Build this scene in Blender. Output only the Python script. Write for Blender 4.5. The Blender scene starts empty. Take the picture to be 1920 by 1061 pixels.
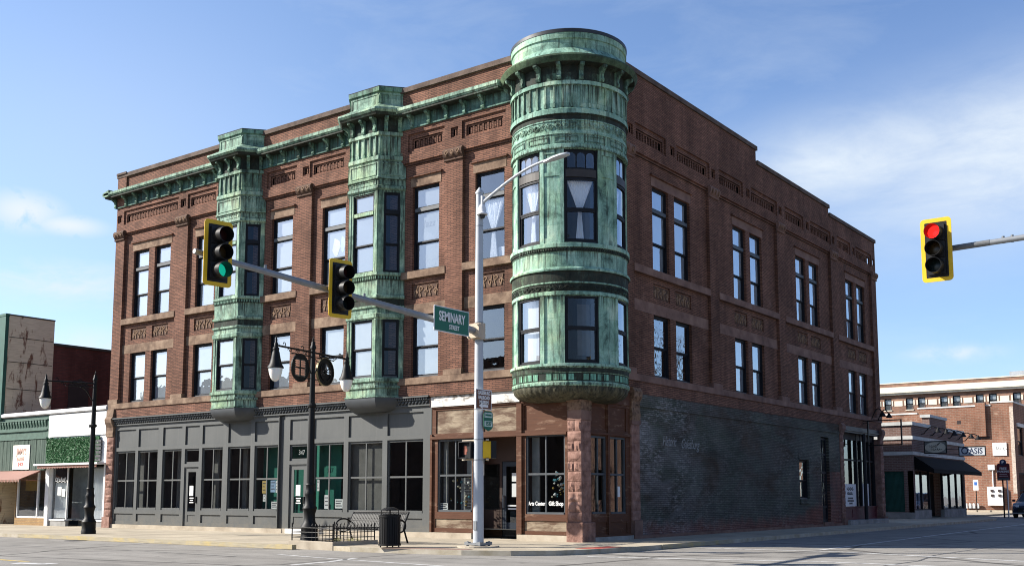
import bpy, bmesh, math, random
from mathutils import Vector, Matrix
RAD = math.radians
rnd = random.Random(7)
sc = bpy.context.scene
COL = sc.collection

# ------------------------------------------------------------------ camera, sky, sun, exposure
cam_d = bpy.data.cameras.new('camera')
cam = bpy.data.objects.new('camera', cam_d)
COL.objects.link(cam)
cam.location = (16.6886, -26.0537, 1.35)
cam.rotation_euler = (RAD(90 + 6.5549), 0, RAD(36.365))
cam_d.sensor_width = 36
cam_d.lens = 37.158
cam_d.shift_y = 0.0884
cam_d.clip_end = 3000
sc.camera = cam

SUN_EL, SUN_X, SUN_Y = 32.0, -0.839, -0.545        # where the sun stands
world = bpy.data.worlds.new('World')
sc.world = world
world.use_nodes = True
sun_d = bpy.data.lights.new('sun', 'SUN')
sun_d.energy = 5.0
sun_d.angle = RAD(0.5)
sun_d.color = (1.0, 0.94, 0.85)
sun = bpy.data.objects.new('sun', sun_d)
COL.objects.link(sun)
ce = math.cos(RAD(SUN_EL))
sun.rotation_euler = Vector((SUN_X*ce, SUN_Y*ce, math.sin(RAD(SUN_EL)))).to_track_quat('Z', 'Y').to_euler()
sun.location = (-30, -30, 60)
sc.view_settings.view_transform = 'Standard'
sc.view_settings.look = 'None'
sc.view_settings.gamma = 1
sc.view_settings.exposure = 1.2
sc.cycles.use_denoising = True
sc.cycles.pixel_filter_type = 'BLACKMAN_HARRIS'
sc.cycles.filter_width = 1.05
sc.cycles.max_bounces = 8
sc.cycles.transparent_max_bounces = 12


# ------------------------------------------------------------------ node helpers
class NT:
    def __init__(s, tree):
        s.t = tree

    def n(s, typ, props=None, **ins):
        nd = s.t.nodes.new(typ)
        for k, v in (props or {}).items():
            setattr(nd, k, v)
        for k, v in ins.items():
            key = int(k[1:]) if k[0] == '_' and k[1:].isdigit() else k.replace('_', ' ')
            s.set(nd.inputs[key], v)
        return nd

    def set(s, sock, v):
        if isinstance(v, bpy.types.NodeSocket):
            s.t.links.new(v, sock)
        else:
            if hasattr(sock.default_value, '__len__') and not isinstance(v, (int, float)):
                v = tuple(v)
                if len(sock.default_value) == 4 and len(v) == 3:
                    v = v + (1,)
            sock.default_value = v

    def math(s, op, a, b=0.0, c=None, clamp=False):
        nd = s.n('ShaderNodeMath', {'operation': op, 'use_clamp': clamp}, _0=a, _1=b)
        if c is not None:
            s.set(nd.inputs[2], c)
        return nd.outputs[0]

    def ramp(s, fac, stops):
        nd = s.n('ShaderNodeValToRGB', None, Fac=fac)
        cr = nd.color_ramp
        while len(cr.elements) < len(stops):
            cr.elements.new(0.5)
        for e, (p, c) in zip(cr.elements, stops):
            e.position = p
            if isinstance(c, (int, float)):
                c = (c, c, c)
            e.color = (*c, 1)
        return nd.outputs[0]

    def noise(s, vec, scale, detail=5, rough=0.55, dist=0.0):
        return s.n('ShaderNodeTexNoise', None, Vector=vec, Scale=scale, Detail=detail, Roughness=rough, Distortion=dist).outputs['Fac']

    def mix(s, fac, a, b, blend='MIX'):
        nd = s.n('ShaderNodeMix', {'data_type': 'RGBA', 'blend_type': blend})
        s.set(nd.inputs[0], fac)
        s.set(nd.inputs[6], a)
        s.set(nd.inputs[7], b)
        return nd.outputs[2]

    def mapping(s, vec, scale=(1, 1, 1), loc=(0, 0, 0), rot=(0, 0, 0)):
        return s.n('ShaderNodeMapping', None, Vector=vec, Scale=scale, Location=loc, Rotation=rot).outputs[0]


MATS = {}


def newmat(name):
    m = bpy.data.materials.new(name)
    m.use_nodes = True
    t = NT(m.node_tree)
    b = m.node_tree.nodes['Principled BSDF']
    MATS[name] = m
    co = t.n('ShaderNodeTexCoord').outputs['Object']
    return m, t, b, co


def bump(t, b, h, strength=0.4, dist=0.02):
    nd = t.n('ShaderNodeBump', None, Strength=strength, Distance=dist, Height=h)
    t.set(b.inputs['Normal'], nd.outputs[0])


def plain(name, col, rough=0.6, metal=0.0, var=0.18, scale=3.0, bmp=0.0, emit=None, es=0.0):
    m, t, b, co = newmat(name)
    nz = t.noise(co, scale, 6, 0.6)
    lo = tuple(c*(1-var) for c in col)
    hi = tuple(min(1, c*(1+var)) for c in col)
    t.set(b.inputs['Base Color'], t.ramp(nz, [(0.3, lo), (0.7, hi)]))
    b.inputs['Roughness'].default_value = rough
    b.inputs['Metallic'].default_value = metal
    b.inputs['Specular IOR Level'].default_value = 0.22 if max(col) < 0.02 and rough > 0.4 else 0.35
    if bmp:
        bump(t, b, t.noise(co, scale*8, 4), bmp, 0.01)
    if emit:
        b.inputs['Emission Color'].default_value = (*emit, 1)
        b.inputs['Emission Strength'].default_value = es
    return m


def uvz(t, co, ku=1.0):
    """wall coordinates: x+y along the wall, z up"""
    sp = t.n('ShaderNodeSeparateXYZ', None, Vector=co)
    u = t.math('ADD', sp.outputs[0], sp.outputs[1])
    return t.n('ShaderNodeCombineXYZ', None, X=u, Y=sp.outputs[2], Z=0.0).outputs[0], u, sp.outputs[2]


def brick(name, c1, c2, mortar, bw=0.24, rh=0.064, ms=0.008, stain=0.35, rough=0.85, patches=None, bstr=0.5):
    m, t, b, co = newmat(name)
    v, u, z = uvz(t, co)
    bt = t.n('ShaderNodeTexBrick', None, Vector=v, Color1=c1, Color2=c2, Mortar=mortar, Scale=1.0)
    bt.inputs['Mortar Size'].default_value = ms
    bt.inputs['Mortar Smooth'].default_value = 0.2
    bt.inputs['Bias'].default_value = 0.0
    bt.inputs['Brick Width'].default_value = bw
    bt.inputs['Row Height'].default_value = rh
    big = t.noise(t.mapping(co, (0.5, 0.5, 0.35)), 1.0, 6, 0.6)
    streak = t.noise(t.mapping(co, (2.2, 2.2, 0.16)), 1.0, 5, 0.6)
    f = t.math('MULTIPLY', t.ramp(big, [(0.3, 1 - stain), (0.68, 1.12)]), t.ramp(streak, [(0.25, 1 - stain*0.7), (0.6, 1.06)]))
    col = t.mix(1.0, bt.outputs['Color'], f, 'MULTIPLY')
    if patches:
        pm = t.ramp(t.noise(t.mapping(co, (0.9, 0.9, 1.3)), 1.3, 8, 0.65), patches[1])
        col = t.mix(pm, col, patches[0])
    t.set(b.inputs['Base Color'], col)
    b.inputs['Roughness'].default_value = rough
    b.inputs['Specular IOR Level'].default_value = 0.12
    bump(t, b, bt.outputs['Fac'], -bstr, 0.006)
    return m


def stone(name, lo, mid, hi, scale=2.5, rough=0.9, bmp=0.35, bs=14, stretch=(1, 1, 1)):
    m, t, b, co = newmat(name)
    v = t.mapping(co, stretch)
    nz = t.noise(v, scale, 8, 0.62)
    t.set(b.inputs['Base Color'], t.ramp(nz, [(0.3, lo), (0.5, mid), (0.72, hi)]))
    b.inputs['Roughness'].default_value = rough
    b.inputs['Specular IOR Level'].default_value = 0.2
    bump(t, b, t.noise(co, bs, 6, 0.65), bmp, 0.03)
    return m


LEDGES = (14.20, 13.57, 12.68, 12.05, 11.66, 8.60, 7.90, 7.20, 5.09, 4.60)


def copper(name, stops, streak_stops, streak=1.0, bmp=0.12):
    m, t, b, co = newmat(name)
    g = t.n('ShaderNodeNewGeometry').outputs['Position']
    v, u, z = uvz(t, g)
    bt = t.n('ShaderNodeTexBrick', None, Vector=v, Color1=(0, 0, 0), Color2=(1, 1, 1), Mortar=(0.5, 0.5, 0.5), Scale=1.0)
    bt.offset = 0.37
    for k, q in (('Mortar Size', 0.006), ('Brick Width', 1.13), ('Row Height', 0.93), ('Mortar Smooth', 0.3), ('Bias', 0.0)):
        bt.inputs[k].default_value = q
    sheet = t.n('ShaderNodeSeparateColor', None, Color=bt.outputs['Color']).outputs[0]
    nz = t.noise(t.mapping(g, (1, 1, 0.7)), 2.2, 10, 0.74, 0.6)
    nz = t.math('ADD', nz, t.math('MULTIPLY', t.math('SUBTRACT', sheet, 0.5), 0.15))
    base = t.ramp(nz, stops)
    yel = t.ramp(t.noise(g, 0.8, 4, 0.6), [(0.48, 0.0), (0.70, 0.55)])
    base = t.mix(yel, base, t.mix(1.0, base, (1.25, 1.10, 0.72), 'MULTIPLY'))
    fine = t.noise(t.mapping(g, (9, 9, 0.9)), 1.0, 7, 0.7, 0.25)
    sm = t.ramp(fine, streak_stops)
    drip = t.noise(t.mapping(g, (16, 16, 0.25)), 1.0, 5, 0.6)
    dsum = None
    for L in LEDGES:
        below = t.math('SUBTRACT', L, z)
        d = t.math('MULTIPLY', t.math('GREATER_THAN', below, 0.0), t.math('SUBTRACT', 1.0, t.math('DIVIDE', below, 0.55), clamp=True))
        dsum = d if dsum is None else t.math('MAXIMUM', dsum, d)
    dm = t.ramp(t.math('ADD', drip, t.math('MULTIPLY', dsum, 0.16)), [(0.58, 0.0), (0.72, 0.85)])
    dark = t.math('MAXIMUM', t.math('MULTIPLY', sm, streak), t.math('MULTIPLY', dm, t.math('GREATER_THAN', dsum, 0.0)))
    dark = t.math('MAXIMUM', dark, t.math('MULTIPLY', t.ramp(bt.outputs['Fac'], [(0.2, 0.0), (0.8, 0.85)]), 0.45))
    col = t.mix(dark, base, t.ramp(t.noise(g, 5, 3), [(0.35, (0.012, 0.018, 0.015)), (0.65, (0.040, 0.036, 0.026))]))
    gr = t.ramp(t.noise(g, 34, 4, 0.65), [(0.3, 0.74), (0.7, 1.16)])
    col = t.mix(1.0, col, gr, 'MULTIPLY')
    t.set(b.inputs['Base Color'], col)
    b.inputs['Roughness'].default_value = 0.75
    b.inputs['Specular IOR Level'].default_value = 0.15
    bump(t, b, t.math('ADD', t.noise(t.mapping(g, (1, 1, 0.6)), 5, 5), t.math('MULTIPLY', sheet, 0.25)), bmp*1.6, 0.06)
    return m


def glass(name, tint=(0.72, 0.76, 0.8), add=0.05, mul=1.5, wav=0.12):
    m = bpy.data.materials.new(name)
    m.use_nodes = True
    nt = m.node_tree
    nt.nodes.clear()
    t = NT(nt)
    co = t.n('ShaderNodeTexCoord').outputs['Object']
    bp = t.n('ShaderNodeBump', None, Strength=wav, Distance=0.02, Height=t.noise(co, 1.7, 2, 0.4))
    fr = t.n('ShaderNodeLayerWeight', None, Blend=0.5)
    fac = t.math('ADD', t.math('MULTIPLY', fr.outputs['Facing'], mul), add, clamp=True)
    tr = t.n('ShaderNodeBsdfTransparent', None, Color=tint)
    gl = t.n('ShaderNodeBsdfGlossy', None, Color=(0.93, 0.96, 1.0), Roughness=0.0, Normal=bp.outputs[0])
    mx = t.n('ShaderNodeMixShader', None, Fac=fac, _1=tr.outputs[0], _2=gl.outputs[0])
    t.n('ShaderNodeOutputMaterial', None, Surface=mx.outputs[0])
    MATS[name] = m
    return m


# ------------------------------------------------------------------ sky with clouds
def build_sky():
    t = NT(world.node_tree)
    bg = world.node_tree.nodes['Background']
    sky = t.n('ShaderNodeTexSky', {'sky_type': 'NISHITA', 'sun_disc': False, 'sun_elevation': RAD(SUN_EL),
              'sun_rotation': math.atan2(SUN_X, SUN_Y) % (2*math.pi), 'altitude': 230, 'air_density': 1.0, 'dust_density': 0.6, 'ozone_density': 1.6})
    d = t.n('ShaderNodeTexCoord').outputs['Generated']
    sp = t.n('ShaderNodeSeparateXYZ', None, Vector=d)
    x, y, z = sp.outputs
    az = t.math('ARCTAN2', t.math('MULTIPLY', x, -1.0), y)
    el = t.math('ARCSINE', z)
    v = t.n('ShaderNodeCombineXYZ', None, X=az, Y=el, Z=0.0).outputs[0]
    wisp = t.noise(t.mapping(v, (5.0, 14.0, 1), rot=(0, 0, 0.20)), 1.0, 8, 0.62, 0.6)
    fine = t.noise(t.mapping(v, (11.0, 32.0, 1), rot=(0, 0, 0.28)), 1.0, 8, 0.66, 0.4)
    puff = t.noise(t.mapping(v, (30.0, 42.0, 1)), 1.0, 7, 0.6, 0.3)

    def blob(a0, e0, sa, se, tilt=0.0):
        da = t.math('SUBTRACT', az, RAD(a0))
        de = t.math('SUBTRACT', t.math('SUBTRACT', el, RAD(e0)), t.math('MULTIPLY', da, tilt))
        q = t.math('ADD', t.math('POWER', t.math('ABSOLUTE', t.math('DIVIDE', da, RAD(sa))), 2.0),
                   t.math('POWER', t.math('ABSOLUTE', t.math('DIVIDE', de, RAD(se))), 2.0))
        return t.math('EXPONENT', t.math('MULTIPLY', q, -1.0))
    m = t.math('MULTIPLY', t.ramp(wisp, [(0.42, 0.0), (0.74, 1.0)]), 0.17)
    b1 = t.math('MULTIPLY', t.math('MAXIMUM', blob(9, 16.6, 11, 4.0, -0.12), blob(17.5, 17.0, 7, 2.4, -0.05)), t.ramp(wisp, [(0.22, 0.55), (0.58, 1.0)]))
    b1 = t.math('MULTIPLY', b1, t.ramp(fine, [(0.22, 0.62), (0.58, 1.0)]))
    b2 = t.math('MULTIPLY', t.math('MAXIMUM', blob(61.7, 13.9, 1.9, 0.95, 0.0), blob(59.6, 13.4, 1.8, 0.5)), t.ramp(puff, [(0.30, 0.0), (0.46, 1.0)]))
    b3 = t.math('MULTIPLY', t.math('MAXIMUM', blob(59.5, 10.6, 6, 1.1, 0.03), blob(57, 7.0, 9, 1.2)), t.ramp(fine, [(0.3, 0.0), (0.65, 0.85)]))
    b4 = t.math('MULTIPLY', blob(13.6, 7.1, 1.9, 0.42), t.ramp(puff, [(0.32, 0.0), (0.6, 0.75)]))
    b6 = t.math('MULTIPLY', blob(58, 17, 12, 7), 0.22)
    cl = m
    for bb in (b1, b2, b3, b4, b6):
        cl = t.math('MAXIMUM', cl, bb)
    hz = t.math('MULTIPLY', t.math('EXPONENT', t.math('MULTIPLY', t.math('ABSOLUTE', el), -11.0)), 0.10)
    cl = t.math('ADD', cl, hz, clamp=True)
    side = t.math('ADD', 0.74, t.math('MULTIPLY', az, 0.30), clamp=True)
    side = t.math('MAXIMUM', side, 0.66)
    tint = t.mix(1.0, sky.outputs[0], (1.05, 1.10, 1.22), 'MULTIPLY')
    tint = t.mix(1.0, tint, t.n('ShaderNodeCombineXYZ', None, X=side, Y=t.math('POWER', side, 0.75), Z=t.math('POWER', side, 0.4)).outputs[0], 'MULTIPLY')
    lp = t.mix(cl, tint, SKY_CLOUD)
    t.set(bg.inputs['Color'], lp)
    bg.inputs['Strength'].default_value = SKY_STRENGTH


SKY_CLOUD = (4.7, 5.2, 5.7)
SKY_STRENGTH = 0.078
build_sky()

# ------------------------------------------------------------------ materials
BRICK = brick('brick', (0.245, 0.120, 0.080), (0.150, 0.072, 0.049), (0.055, 0.035, 0.028), 0.25, 0.059, 0.010, stain=0.46, patches=((0.26, 0.155, 0.115), [(0.60, 0.0), (0.74, 0.38)]))
STONE = stone('brownstone', (0.072, 0.045, 0.032), (0.165, 0.110, 0.076), (0.28, 0.20, 0.140), 2.2)
STONER = stone('red_sandstone', (0.10, 0.058, 0.046), (0.17, 0.10, 0.078), (0.24, 0.15, 0.115), 1.5)
TERRA = stone('carved_terracotta', (0.035, 0.022, 0.015), (0.165, 0.10, 0.064), (0.26, 0.165, 0.105), 9, bmp=1.0, bs=11)
TERRAD = plain('carved_ground', (0.075, 0.042, 0.028), .9, var=.3, scale=8)
TERRAL = stone('carved_relief', (0.11, 0.07, 0.045), (0.21, 0.135, 0.088), (0.30, 0.20, 0.135), 7, bmp=.5)
RUST = stone('rusticated_stone', (0.11, 0.058, 0.044), (0.21, 0.118, 0.092), (0.30, 0.185, 0.148), 4, bmp=0.9, bs=9)
COPPER = copper('patina_copper', [(0.30, (0.024, 0.042, 0.035)), (0.42, (0.085, 0.160, 0.122)), (0.54, (0.160, 0.290, 0.220)), (0.70, (0.28, 0.42, 0.32))],
                [(0.46, 0.0), (0.66, 0.94)])
COPPERP = copper('pale_patina_copper', [(0.30, (0.032, 0.054, 0.043)), (0.41, (0.115, 0.198, 0.152)), (0.54, (0.240, 0.365, 0.280)), (0.71, (0.40, 0.52, 0.385))],
                 [(0.48, 0.0), (0.655, 0.94)])
COPPERT = copper('turret_patina_copper', [(0.28, (0.034, 0.058, 0.047)), (0.39, (0.135, 0.248, 0.195)), (0.53, (0.240, 0.400, 0.318)), (0.71, (0.40, 0.53, 0.41))],
                 [(0.51, 0.0), (0.69, 0.94)])
COPPERD = copper('oxide_and_shade_copper', [(0.3, (0.010, 0.013, 0.011)), (0.54, (0.028, 0.038, 0.031)), (0.68, (0.085, 0.15, 0.11)), (0.82, (0.20, 0.33, 0.24))],  # dark oxide bands; also paints in the shade under the cornices
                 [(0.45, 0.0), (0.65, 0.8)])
COPPERO = copper('olive_copper_lip', [(0.3, (0.020, 0.032, 0.020)), (0.5, (0.050, 0.085, 0.050)), (0.72, (0.11, 0.17, 0.105))], [(0.5, 0.0), (0.7, 0.8)])
BOWL = copper('brown_copper', [(0.3, (0.030, 0.030, 0.021)), (0.5, (0.075, 0.072, 0.050)), (0.7, (0.14, 0.135, 0.095))], [(0.45, 0.0), (0.62, 0.9)])
FRAME = plain('black_paint', (0.008, 0.009, 0.012), 0.6, var=0.3)
FRAMEG = plain('dark_gray_paint', (0.05, 0.056, 0.062), 0.55)
GLASS = glass('window_glass', (0.86, 0.89, 0.92), 0.03, 0.74, 0.28)
GLASSD = glass('shop_glass', (0.72, 0.75, 0.75), 0.02, 0.42, 0.05)
BLIND = plain('white_blind', (0.38, 0.41, 0.425), 0.8, var=0.08, scale=1.2)
BLINDS = [BLIND, plain('gray_white_blind', (0.31, 0.335, 0.35), 0.8, var=0.08, scale=1.2), plain('ivory_blind', (0.40, 0.41, 0.39), 0.8, var=0.08, scale=1.2)]
CURTAIN = plain('white_curtain', (0.84, 0.85, 0.86), 0.9, var=0.03)
GRAYP0 = plain('clean_gray_paint', (0.062, 0.066, 0.066), 0.55, var=0.09, scale=1.5, bmp=0.05)
def grimy_paint():
    m, t, b, co = newmat('gray_storefront_paint')
    g = t.n('ShaderNodeNewGeometry').outputs['Position']
    z = t.n('ShaderNodeSeparateXYZ', None, Vector=g).outputs[2]
    c = t.ramp(t.noise(t.mapping(g, (1, 1, .5)), 1.6, 7, .65), [(.3, (.060, .064, .063)), (.7, (.079, .083, .081))])
    run = t.ramp(t.noise(t.mapping(g, (9, 9, .35)), 1, 6, .65), [(.56, 0.0), (.72, .5)])
    c = t.mix(run, c, (.105, .105, .10))
    low = t.math('MULTIPLY', t.math('SUBTRACT', .75, z, clamp=True), t.ramp(t.noise(g, 5, 6, .7), [(.35, 0.0), (.65, 1.0)]))
    c = t.mix(low, c, (.13, .115, .09))
    chip = t.ramp(t.noise(g, 14, 5, .7), [(.70, 0.0), (.74, .6)])
    c = t.mix(chip, c, (.16, .15, .14))
    t.set(b.inputs['Base Color'], c)
    b.inputs['Roughness'].default_value = .6
    b.inputs['Specular IOR Level'].default_value = .3
    return m


GRAYP = grimy_paint()
GRAYPD = plain('dark_slate_paint', (0.05, 0.056, 0.062), 0.5, var=0.15, scale=2)
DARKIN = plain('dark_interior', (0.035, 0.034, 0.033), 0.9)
GREENIN = plain('green_interior_wall', (0.008, 0.15, 0.105), 0.8, var=0.08)
TANIN = plain('gray_interior_panel', (0.13, 0.125, 0.115), 0.9)
CONC = stone('concrete', (0.25, 0.21, 0.16), (0.36, 0.31, 0.24), (0.45, 0.40, 0.32), 1.2, bmp=0.12, bs=30)
CONCG = stone('gray_concrete', (0.17, 0.165, 0.155), (0.25, 0.245, 0.23), (0.33, 0.32, 0.305), 1.6, bmp=0.12, bs=30)
WHITE = plain('white_paint', (0.62, 0.62, 0.61), 0.6, var=0.06)
PAPER = plain('paper', (0.66, 0.66, 0.64), 0.8, var=0.04)
BLACK = plain('black_metal', (0.0035, 0.0035, 0.004), 0.55, var=0.3)
GALV = plain('galvanised_steel', (0.20, 0.21, 0.22), 0.45, 0.25, var=0.12, scale=6)
POLEP = plain('gray_pole_paint', (0.36, 0.385, 0.41), 0.45, var=0.07, scale=3)
YELLOW = plain('signal_yellow', (0.62, 0.385, 0.008), 0.5, var=0.08)
SIGNAL = plain('signal_black', (0.009, 0.009, 0.010), 0.45, var=0.2)
ROOF = plain('roof_tar', (0.03, 0.03, 0.03), 0.9)
COPING = stone('coping_stone', (0.05, 0.037, 0.03), (0.095, 0.068, 0.055), (0.14, 0.105, 0.085), 2.0)


def peel(name, wood, pale, lo, hi, stretch=(1, 1, 3.5), rough=0.7):
    m, t, b, co = newmat(name)
    nz = t.noise(t.mapping(co, stretch), 1.7, 8, 0.66, 0.4)
    grain = t.ramp(t.noise(t.mapping(co, (2, 2, 30)), 1, 4), [(0.3, 0.8), (0.7, 1.12)])
    col = t.mix(t.ramp(nz, [(lo, 0.0), (hi, 1.0)]), wood, pale)
    t.set(b.inputs['Base Color'], t.mix(1.0, col, grain, 'MULTIPLY'))
    b.inputs['Roughness'].default_value = rough
    b.inputs['Specular IOR Level'].default_value = 0.2
    bump(t, b, nz, 0.3, 0.02)
    return m


WOOD = peel('brown_painted_wood', (0.080, 0.032, 0.016), (0.19, 0.115, 0.075), 0.56, 0.70)
WOODP = peel('peeling_brown_wood', (0.095, 0.055, 0.034), (0.27, 0.215, 0.15), 0.40, 0.62)
WOODW = peel('peeling_white_sign_board', (0.13, 0.11, 0.09), (0.60, 0.58, 0.54), 0.36, 0.48, (1.2, 1.2, 2))


def painted_wall():
    """black painted side wall: red base, white mural remnants, worn flakes"""
    m, t, b, co = newmat('worn_black_painted_brick')
    g = t.n('ShaderNodeNewGeometry').outputs['Position']
    sp = t.n('ShaderNodeSeparateXYZ', None, Vector=g)
    yy, zz = sp.outputs[1], sp.outputs[2]
    v = t.n('ShaderNodeCombineXYZ', None, X=yy, Y=zz, Z=0.0).outputs[0]
    bt = t.n('ShaderNodeTexBrick', None, Vector=v, Color1=(1.05, 1.05, 1.05), Color2=(0.80, 0.80, 0.80), Mortar=(0.40, 0.40, 0.40), Scale=1.0)
    for k, q in (('Mortar Size', 0.010), ('Brick Width', 0.30), ('Row Height', 0.064), ('Mortar Smooth', 0.2)):
        bt.inputs[k].default_value = q
    big = t.noise(v, 0.45, 7, 0.6)
    paint = t.ramp(big, [(0.3, (0.046, 0.043, 0.035)), (0.5, (0.074, 0.068, 0.056)), (0.72, (0.105, 0.097, 0.080))])
    tone = t.ramp(t.noise(t.mapping(v, (0.35, 0.7, 1)), 1.0, 7, 0.62, 0.7), [(0.36, (0.80, 0.62, 0.50)), (0.47, (0.85, 0.85, 0.82)), (0.58, (0.92, 1.12, 1.04)), (0.70, (1.45, 1.42, 1.36))])
    paint = t.mix(1.0, paint, tone, 'MULTIPLY')
    rub = t.ramp(t.noise(t.mapping(v, (0.8, 5.5, 1)), 1.0, 8, 0.7), [(0.52, 0.0), (0.70, 0.45)])
    paint = t.mix(rub, paint, (0.135, 0.125, 0.115))
    red = t.ramp(t.noise(v, 0.9, 6), [(0.3, (0.12, 0.045, 0.035)), (0.7, (0.20, 0.085, 0.06))])
    rm = t.math('SUBTRACT', 0.62, t.math('MULTIPLY', zz, 0.55))
    far = t.math('MULTIPLY', t.math('SUBTRACT', yy, 16.5, clamp=False), 0.10)
    far = t.math('MULTIPLY', t.math('MAXIMUM', far, 0.0), t.math('LESS_THAN', zz, 2.4))
    rm = t.math('ADD', t.math('MAXIMUM', rm, 0.0), far)
    rm = t.ramp(t.math('ADD', rm, t.math('MULTIPLY', t.math('SUBTRACT', t.noise(v, 1.6, 7, 0.7), 0.5), 0.55)), [(0.3, 0.0), (0.5, 1.0)])
    col = t.mix(rm, paint, red)
    nearm = t.ramp(t.math('MULTIPLY', t.math('SUBTRACT', yy, 3.4), 0.08), [(0.0, 1.0), (0.50, 0.16), (1.0, 0.22)])
    flake = t.math('MULTIPLY', t.math('MULTIPLY', t.ramp(t.noise(v, 0.55, 5, 0.6, 0.6), [(0.44, 0.0), (0.62, 1.0)]),
                   t.ramp(t.noise(t.mapping(v, (3.5, 11, 1)), 1.0, 7, 0.75), [(0.48, 0.0), (0.62, 1.0)])), nearm)
    smear = t.math('MULTIPLY', t.ramp(t.noise(t.mapping(v, (0.5, 0.9, 1)), 1.0, 6, 0.65, 0.8), [(0.42, 0.0), (0.60, 0.62)]), nearm)
    col = t.mix(smear, col, (0.21, 0.20, 0.20))
    col = t.mix(flake, col, (0.40, 0.38, 0.37))
    col = t.mix(1.0, col, bt.outputs['Color'], 'MULTIPLY')
    t.set(b.inputs['Base Color'], col)
    b.inputs['Roughness'].default_value = 0.8
    b.inputs['Specular IOR Level'].default_value = 0.15
    bump(t, b, bt.outputs['Fac'], -0.5, 0.006)
    return m


PAINTB = painted_wall()


def asphalt():
    m, t, b, co = newmat('asphalt')
    v = co
    big = t.noise(v, 0.16, 6, 0.6)
    mid = t.noise(t.mapping(v, (1, 1, 1)), 1.4, 6, 0.6)
    fine = t.noise(v, 45, 3, 0.7)
    c = t.ramp(big, [(0.3, (0.195, 0.183, 0.165)), (0.7, (0.26, 0.247, 0.225))])
    c = t.mix(1.0, c, t.ramp(mid, [(0.3, 0.84), (0.7, 1.1)]), 'MULTIPLY')
    c = t.mix(1.0, c, t.ramp(fine, [(0.3, 0.75), (0.7, 1.15)]), 'MULTIPLY')
    spots = t.ramp(t.noise(v, 0.85, 6, 0.7, 0.6), [(0.58, 1.0), (0.68, 0.72)])
    c = t.mix(1.0, c, spots, 'MULTIPLY')
    wear = t.ramp(t.noise(t.mapping(v, (0.12, 1.6, 1)), 1.0, 5, 0.6), [(0.35, 0.86), (0.6, 1.06)])
    c = t.mix(1.0, c, wear, 'MULTIPLY')
    oil = t.ramp(t.noise(v, 3.3, 5, 0.6), [(0.66, 1.0), (0.74, 0.55)])
    c = t.mix(1.0, c, oil, 'MULTIPLY')
    vo = t.n('ShaderNodeTexVoronoi', {'feature': 'DISTANCE_TO_EDGE'}, Vector=t.mix(0.25, v, t.n('ShaderNodeTexNoise', None, Vector=v, Scale=0.5).outputs['Color'], 'ADD'), Scale=0.13)
    crack = t.ramp(vo.outputs['Distance'], [(0.0, 0.35), (0.005, 0.42), (0.011, 1.0)])
    c = t.mix(1.0, c, crack, 'MULTIPLY')
    t.set(b.inputs['Base Color'], c)
    b.inputs['Roughness'].default_value = 0.9
    b.inputs['Specular IOR Level'].default_value = 0.15
    bump(t, b, fine, 0.25, 0.01)
    return m


ASPH = asphalt()


def pavement():
    m, t, b, co = newmat('sidewalk_concrete')
    g = t.n('ShaderNodeNewGeometry').outputs['Position']
    bt = t.n('ShaderNodeTexBrick', None, Vector=g, Color1=(0.365, 0.31, 0.225), Color2=(0.305, 0.26, 0.19), Mortar=(0.16, 0.135, 0.105), Scale=1.0)
    bt.offset = 0.0
    for k, q in (('Mortar Size', 0.012), ('Brick Width', 1.55), ('Row Height', 1.52), ('Mortar Smooth', 0.3)):
        bt.inputs[k].default_value = q
    st = t.ramp(t.noise(g, 0.7, 8, 0.65), [(0.3, 0.72), (0.6, 1.08)])
    fn = t.ramp(t.noise(g, 25, 4, 0.7), [(0.3, 0.86), (0.7, 1.08)])
    st = t.mix(1.0, st, t.ramp(t.noise(g, 2.6, 6, 0.7), [(0.6, 1.0), (0.72, 0.6)]), 'MULTIPLY')
    c = t.mix(1.0, t.mix(1.0, bt.outputs['Color'], st, 'MULTIPLY'), fn, 'MULTIPLY')
    t.set(b.inputs['Base Color'], c)
    b.inputs['Roughness'].default_value = 0.9
    bump(t, b, bt.outputs['Fac'], -0.3, 0.01)
    return m


PAVE = pavement()

# ------------------------------------------------------------------ mesh helpers
LOC = {}


def root_loc(o):
    while o is not None:
        if o.name in LOC:
            return LOC[o.name]
        o = o.parent
    return Vector((0, 0, 0))


def thing(name, label, cat, loc=(0, 0, 0), group=None, local=False, rot=0.0):
    o = bpy.data.objects.new(name, None)
    COL.objects.link(o)
    o.location = loc
    o.rotation_euler = (0, 0, rot)
    o.empty_display_size = 0.3
    o['label'] = label
    o['category'] = cat
    if group:
        o['group'] = group
    LOC[o.name] = Vector((0, 0, 0)) if local else Vector(loc)
    return o


def tag(o, label, cat, group=None):
    o['label'] = label
    o['category'] = cat
    if group:
        o['group'] = group
    return o


def struct(o, kind='structure'):
    o['kind'] = kind
    return o


def copy_tree(o, parent=None):
    c = o.copy()
    COL.objects.link(c)
    if parent is not None:
        c.parent = parent
    for ch in list(o.children):
        copy_tree(ch, c)
    return c


class Fr:
    """wall frame: a along the wall, d outward, z up"""
    def __init__(s, o, u):
        L = math.hypot(*u)
        s.o = o
        s.u = (u[0]/L, u[1]/L)
        s.n = (s.u[1], -s.u[0])

    def p(s, a, d, z):
        return (s.o[0]+s.u[0]*a+s.n[0]*d, s.o[1]+s.u[1]*a+s.n[1]*d, z)


FL = Fr((0, 0), (1, 0))
FR = Fr((0, 0), (0, 1))
BOXF = ((0, 3, 2, 1), (4, 5, 6, 7), (0, 1, 5, 4), (1, 2, 6, 5), (2, 3, 7, 6), (3, 0, 4, 7))


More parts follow.
